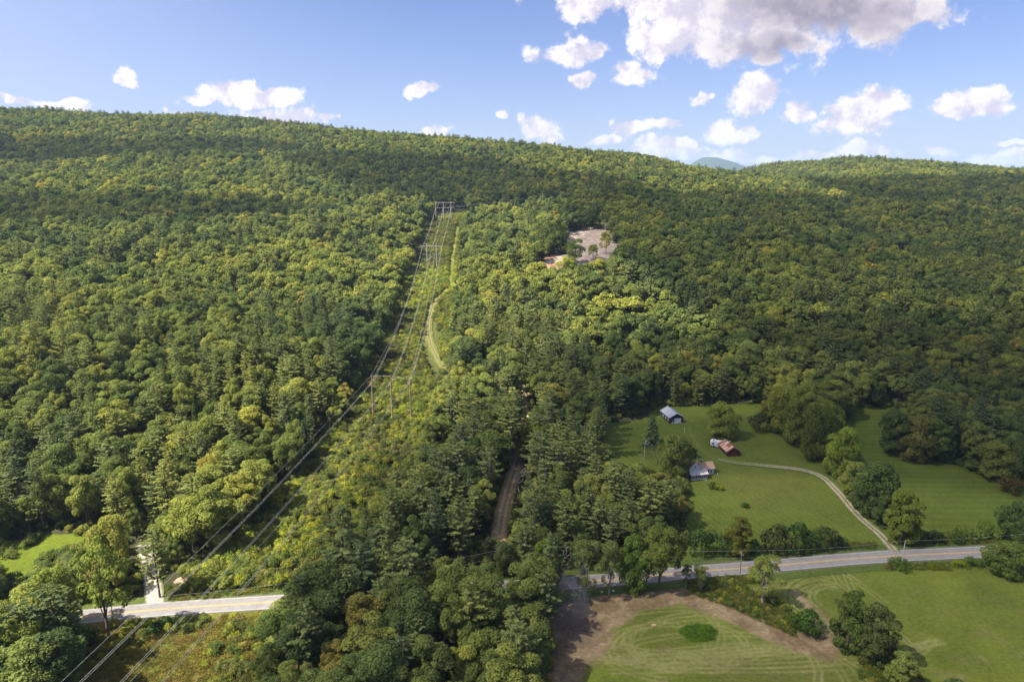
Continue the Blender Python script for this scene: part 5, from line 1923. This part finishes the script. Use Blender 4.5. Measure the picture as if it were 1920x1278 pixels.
U = [upole(215, 1178, 9.0, 'slim wooden utility pole beside the open roadside tree at lower left'), upole(600, 1140, 9.5, 'wooden utility pole hidden among the pines below the road'),
     upole(985, 1073, 9.5, 'wooden utility pole standing before the dirt track mouth'), upole(1387, 1080, 8.6, 'brown wooden utility pole left of the multi-stemmed tree', arm=True),
     upole(1690, 1058, 8.2, 'pale wooden utility pole opposite the farmhouse drive', mt=M['palepole'], lean=.02), upole(2010, 1034, 8.5, 'wooden utility pole past the right border')]
pos = [u.location.copy() for u in U]
hs = [9.0, 9.5, 9.5, 8.6, 8.2, 8.5]
where = ['between the open roadside tree and the pines', 'behind the foreground pines', 'over the roadside trees', 'above the hedge from the brown pole to the pale one', 'from the pale pole to the right border']
for i in range(5):
    a, b = pos[i], pos[i + 1]
    for j, (dz, nmz) in enumerate(((0.25, 'top'), (-2.2, 'middle'), (-3.3, 'lower'))):
        wire('utility_wire', (a.x, a.y, a.z + hs[i] + dz), (b.x, b.y, b.z + hs[i + 1] + dz), 1.0 + .2 * j, 0.013 if j else 0.016, '%s roadside utility wire %s' % (nmz, where[i]), 'utility wire', 'utility wires along the road', 24)
hp = upole(1208, 858, 8.6, 'pale utility pole with a grey transformer on the farmhouse lawn', transformer=True, mt=M['palepole'], group=None)
hl = hp.location
hz_ = house.location
wire('service_wire', (hl.x, hl.y, hl.z + 8.4), tuple(hz_ + Vector((-4.5, 2, 5.2))), 1.2, 0.014, 'upper service wire from the lawn pole to the farmhouse', 'utility wire', None, 20)
wire('service_wire', (hl.x, hl.y, hl.z + 7.0), tuple(hz_ + Vector((-4.2, 0.5, 4.2))), 1.5, 0.014, 'lower service wire from the lawn pole to the farmhouse', 'utility wire', None, 20)
wire('guy_wire', (hl.x, hl.y, hl.z + 7.8), (hl.x + 4.6, hl.y - 3.6, hl.z + 0.1), 0.0, 0.014, 'guy wire staying the lawn utility pole', 'guy wire', None, 2)

lp = base_empty('lamp_post', 1283, 812, 0, 'thin white post on the lawn between the barn and the shed', 'lamp post')
MB().tube([(0, 0, -.3), (0, 0, 2.5)], 0.06, 8).build('post', M['white'], lp)
MB().box(-.14, .14, -.14, .14, 2.5, 2.85).build('lantern', M['white'], lp)
for (a, b, hh, lb) in ((1389, 840, 2.0, 'thin stake by the shed, upper left of the three'), (1396, 847, 1.9, 'thin stake by the shed, middle of the three'), (1402, 855, 1.8, 'thin dark stake by the shed, lower right of the three')):
    o = MB().tube([(0, 0, -.3), (0, 0, hh)], 0.05, 6).build('stake', M['pole'], None, loc=g1(a, b))
    tag(o, lb, 'stake', 'stakes right of the shed')

# ------------------------------------------------------------------ dead trees and snags
def snag(px_, py_, H, lean, label, seed, depth=3, mt='dead', twigs=True):
    r = random.Random(seed)
    m = MB()
    m2 = MB()

    def grow(p, d, L, rad, lev):
        pts = [p]
        q = p.copy()
        dd = d.copy()
        for k in range(4):
            dd = (dd + Vector((r.gauss(0, .12), r.gauss(0, .12), r.gauss(.02, .08)))).normalized()
            q = q + dd * L / 4
            pts.append(q.copy())
        (m if lev == 0 else m2).tube(pts, [rad * (1 - .2 * k) for k in range(5)], 5 if lev < 2 else 3, cap=False)
        if lev < depth:
            nb = 6 if lev == 0 else 4
            for k in range(nb):
                t = r.uniform(.35, 1)
                i = min(3, int(t * 4))
                s = pts[i].lerp(pts[i + 1], t * 4 - i)
                a = r.uniform(0, 6.28)
                o_ = Vector((math.cos(a), math.sin(a), r.uniform(.0, .5)))
                grow(s, (dd * .55 + o_ * .75).normalized(), L * r.uniform(.35, .55), rad * .45, lev + 1)
    e = base_empty('dead_tree', px_, py_, 0, label, 'dead tree')
    grow(Vector((0, 0, -.3)), Vector((math.sin(lean), -.05, math.cos(lean))).normalized(), H, 0.018 * H, 0)
    m.build('trunk', M[mt], e)
    m2.build('branches', M[mt], e)
    return e


snag(1092, 1122, 12, -0.75, 'bleached dead tree leaning left at the corner of the soil loop', 3)
snag(1084, 1124, 9, 0.35, 'smaller bleached snag forking beside the leaning dead tree', 5)
snag(975, 925, 9, -0.35, 'pale dead tree leaning over the dirt track', 8)
snag(984, 842, 12, 0.18, 'grey dead tree at the top bend of the dirt track', 9)
snag(1056, 546, 17, -0.05, 'white forked birch trunk below the clearing', 11, 2)
snag(1834, 806, 9, 0.0, 'silvery dead treetop above the hay field trees', 12)
snag(1368, 560, 15, 0.1, 'pale dead trunk on the dark right hillside', 14, 1)
snag(1675, 470, 16, 0.0, 'lone white trunk high on the dark right hillside', 15, 1)
snag(1135, 446, 16, 0.05, 'tall white trunk at the top edge of the clearing', 16, 1)

# fallen debris pile at the clearing and loose stones
def heap(px_, py_, n, L, spread, name, label, cat, mt, seed):
    r = random.Random(seed)
    e = base_empty(name, px_, py_, 0, label, cat)
    for k in range(n):
        a = r.uniform(0, 3.14)
        c = Vector((r.gauss(0, spread), r.gauss(0, spread * .6), r.uniform(.1, spread * .45)))
        d_ = Vector((math.cos(a), math.sin(a), r.uniform(-.25, .25))) * L * r.uniform(.4, 1)
        MB().tube([c - d_ / 2, c + d_ / 2], [r.uniform(.12, .3), r.uniform(.08, .2)], 6).build('log', mt, e)
    return e


heap(1117, 489, 42, 7, 4.0, 'brush_pile', 'reddish pile of logs and brush at the bottom of the clearing', 'brush pile', mat('reddish_logs', (0.27, 0.14, 0.11), var=.4, scale=1), 5)
heap(1095, 452, 26, 6, 8.0, 'brush_pile', 'scattered pale felled logs across the upper clearing', 'brush pile', M['dead'], 6)


def rock(px_, py_, s, label, seed, group=None, mt='palestone'):
    r = np.random.default_rng(seed)
    bm = bmesh.new()
    bmesh.ops.create_icosphere(bm, subdivisions=2, radius=s)
    for v in bm.verts:
        n3 = float(vnoise(np.array([v.co.x / s * 1.3 + seed]), np.array([v.co.y / s * 1.3 + v.co.z / s]), seed)[0])
        v.co *= 0.7 + 0.55 * n3
        v.co.z *= 0.6
    me = bpy.data.meshes.new('boulder')
    bm.to_mesh(me)
    bm.free()
    me.materials.append(M[mt])
    o = link('boulder', me, None, label, 'boulder', group, loc=g1(px_, py_) + Vector((0, 0, s * .2)))
    return o


for i, (a, b, s, lb) in enumerate([(24, 1172, .9, 'pale boulder farthest left beside the road end'), (38, 1176, 1.1, 'largest pale boulder in the roadside row at left'), (50, 1174, .7, 'small pale boulder third in the roadside row at left'), (64, 1173, .9, 'pale boulder at the right end of the roadside row'),
                                   (1309, 1105, .6, 'pale stone at the outer edge of the soil loop, leftmost of its cluster'), (1322, 1112, .4, 'small pale stone beside the leftmost one on the loop edge'), (1340, 1122, .45, 'pale stone on the upper right bank of the soil loop'),
                                   (1150, 1108, .5, 'grey stone under the thin roadside tree by the soil loop'), (1129, 1110, .45, 'stone among dead twigs at the top left of the soil loop'), (1267, 1112, .4, 'small stone on the bank below the big roadside tree'),
                                   (1420, 1146, .4, 'small pale stone in the brush strip above the soil loop')]):
    rock(a, b, s, lb, i + 3, 'pale stones near the road')
mb_ = base_empty('mailbox', 272, 1101, 0, 'small mailbox on a post with an orange newspaper tube by the gravel lane', 'mailbox')
MB().box(-.06, .06, -.06, .06, -.2, 1.1).build('post', M['pole'], mb_)
MB().tube([(-.1, -.3, 1.25), (-.1, .3, 1.25)], .16, 10).build('box', M['metal'], mb_)
MB().tube([(.18, -.3, 1.2), (.18, .3, 1.2)], .1, 8).build('tube', mat('orange_plastic', (.6, .25, .04), var=.05), mb_)
# wrapped hay bale on the meadow
hb = g1(1226, 1173)
o = MB().box(-.6, .6, -.25, .25, 0, .35).build('plank', mat('bright_board', (.55, .38, .22)), None, loc=hb + Vector((0, 0, .1)))
tag(o, 'small tan board lying on the grass inside the soil loop', 'board')

# ------------------------------------------------------------------ clouds that shade the valley (above and left of the view)
def cloud_mat():
    m = bpy.data.materials.new('cloud_vapour')
    m.use_nodes = True
    n = NT(m.node_tree)
    n.n.clear()
    out = n.new('ShaderNodeOutputMaterial')
    lw = n.new('ShaderNodeLayerWeight')
    lw.inputs[0].default_value = 0.5
    f = n.m('SUBTRACT', 1.0, lw.outputs['Facing'])
    pos = n.new('ShaderNodeNewGeometry').outputs['Position']
    ns = n.mapr(n.noise(pos, 0.006, 4, 0.6), 0.25, 0.6, 0.72, 1.0)
    a = n.m('MULTIPLY', n.m('MULTIPLY', n.m('POWER', f, 0.5), ns), 0.53, clamp=True)
    d = n.new('ShaderNodeBsdfDiffuse')
    d.inputs[0].default_value = (0.85, 0.85, 0.87, 1)
    tl = n.new('ShaderNodeBsdfTranslucent')
    tl.inputs[0].default_value = (0.85, 0.85, 0.88, 1)
    mx0 = n.new('ShaderNodeMixShader')
    mx0.inputs[0].default_value = 0.5
    n.l.new(d.outputs[0], mx0.inputs[1])
    n.l.new(tl.outputs[0], mx0.inputs[2])
    t = n.new('ShaderNodeBsdfTransparent')
    mx = n.new('ShaderNodeMixShader')
    n.l.new(a, mx.inputs[0])
    n.l.new(t.outputs[0], mx.inputs[1])
    n.l.new(mx0.outputs[0], mx.inputs[2])
    n.l.new(mx.outputs[0], out.inputs[0])
    return m


CM = cloud_mat()
HAZETOP = 470.0


def cloud(gx_, gy_, rx, ry, label, alt=1050.0, rz=90, seed=0):
    """a cumulus whose shadow falls round ground point gx, gy"""
    k = alt / math.tan(SUN_EL)
    cx, cy = gx_ + math.sin(SUN_AZ) * k, gy_ + math.cos(SUN_AZ) * k
    nu, nv = 64, 28
    th = np.linspace(0, 2 * np.pi, nu, endpoint=False)
    ph = np.linspace(0.02, np.pi - 0.02, nv)
    T, Pp = np.meshgrid(th, ph)
    X, Y, Z = np.sin(Pp) * np.cos(T), np.sin(Pp) * np.sin(T), np.cos(Pp)
    k1 = 0.72 + 0.55 * fbm(X * 2 + 9 + seed, Y * 2 + Z * 1.3 + 9, 1.0, 4, seed)
    X, Y, Z = X * rx * k1, Y * ry * k1, np.where(Z > 0, Z * rz * 1.6, Z * rz * .5) * k1
    q = np.arange((nv - 1) * nu)
    r_, c_ = q // nu, q % nu
    F = np.c_[r_ * nu + c_, (r_ + 1) * nu + c_, (r_ + 1) * nu + (c_ + 1) % nu, r_ * nu + (c_ + 1) % nu]
    me = mesh_from('cloud', np.c_[X.ravel(), Y.ravel(), Z.ravel()], F, [CM], smooth=True)
    link('cloud', me, kind='structure', label=label, loc=(cx, cy, alt))


cloud(290, 150, 400, 190, 'cloud high over the left of the valley shading the meadow and road', seed=1)
cloud(215, 345, 190, 100, 'smaller unseen cloud added to shade the farm and hay field', seed=9)  # added out of view to close a gap between the neighbouring cloud shadows
cloud(500, 690, 450, 420, 'larger cloud shading the wooded slope behind the farm', seed=2)
cloud(1050, 1250, 420, 330, 'cloud shading the far right hillside', seed=3)
cloud(-560, 1150, 360, 95, 'long cloud shading the band below the left ridge', seed=4)
cloud(-420, 720, 230, 75, 'small cloud shading a patch of the left hillside', seed=5)
cloud(40, 1050, 230, 170, 'cloud shading the woods above the end of the cut', seed=6)

# ------------------------------------------------------------------ air
def haze():
    zb = float(gz.min()) - 2.0
    m = MB().box(-15300, 15300, -3300, 15300, zb, HAZETOP)
    mt = bpy.data.materials.new('air')
    mt.use_nodes = True
    t = mt.node_tree
    t.nodes.clear()
    o = t.nodes.new('ShaderNodeOutputMaterial')
    v = t.nodes.new('ShaderNodeVolumePrincipled')
    v.inputs['Color'].default_value = (0.56, 0.76, 1.0, 1)
    v.inputs['Density'].default_value = 0.000062
    v.inputs['Anisotropy'].default_value = 0.0
    t.links.new(v.outputs[0], o.inputs['Volume'])
    m.build('haze', mt, None, kind='stuff')


haze()


def smoke():
    bm = bmesh.new()
    bmesh.ops.create_icosphere(bm, subdivisions=4, radius=1)
    co = np.array([v.co[:] for v in bm.verts])
    k = 0.6 + 0.7 * fbm(co[:, 0] * 2 + 5, co[:, 1] * 2 + co[:, 2] * 1.7 + 5, 1.0, 3, 5)
    for v, a in zip(bm.verts, k):
        v.co = Vector((v.co.x * 9 * a, v.co.y * 7 * a, v.co.z * 6 * a))
    me = bpy.data.meshes.new('smoke')
    bm.to_mesh(me)
    bm.free()
    mt = bpy.data.materials.new('wood_smoke')
    mt.use_nodes = True
    t = mt.node_tree
    t.nodes.clear()
    o = t.nodes.new('ShaderNodeOutputMaterial')
    v = t.nodes.new('ShaderNodeVolumePrincipled')
    v.inputs['Color'].default_value = (0.80, 0.86, 0.95, 1)
    v.inputs['Density'].default_value = 0.009
    t.links.new(v.outputs[0], o.inputs['Volume'])
    me.materials.append(mt)
    link('smoke', me, None, 'thin bluish smoke drifting at the left corner of the soil loop', None, None, 'stuff', g1(1052, 1172) + Vector((0, 0, 7)))


smoke()
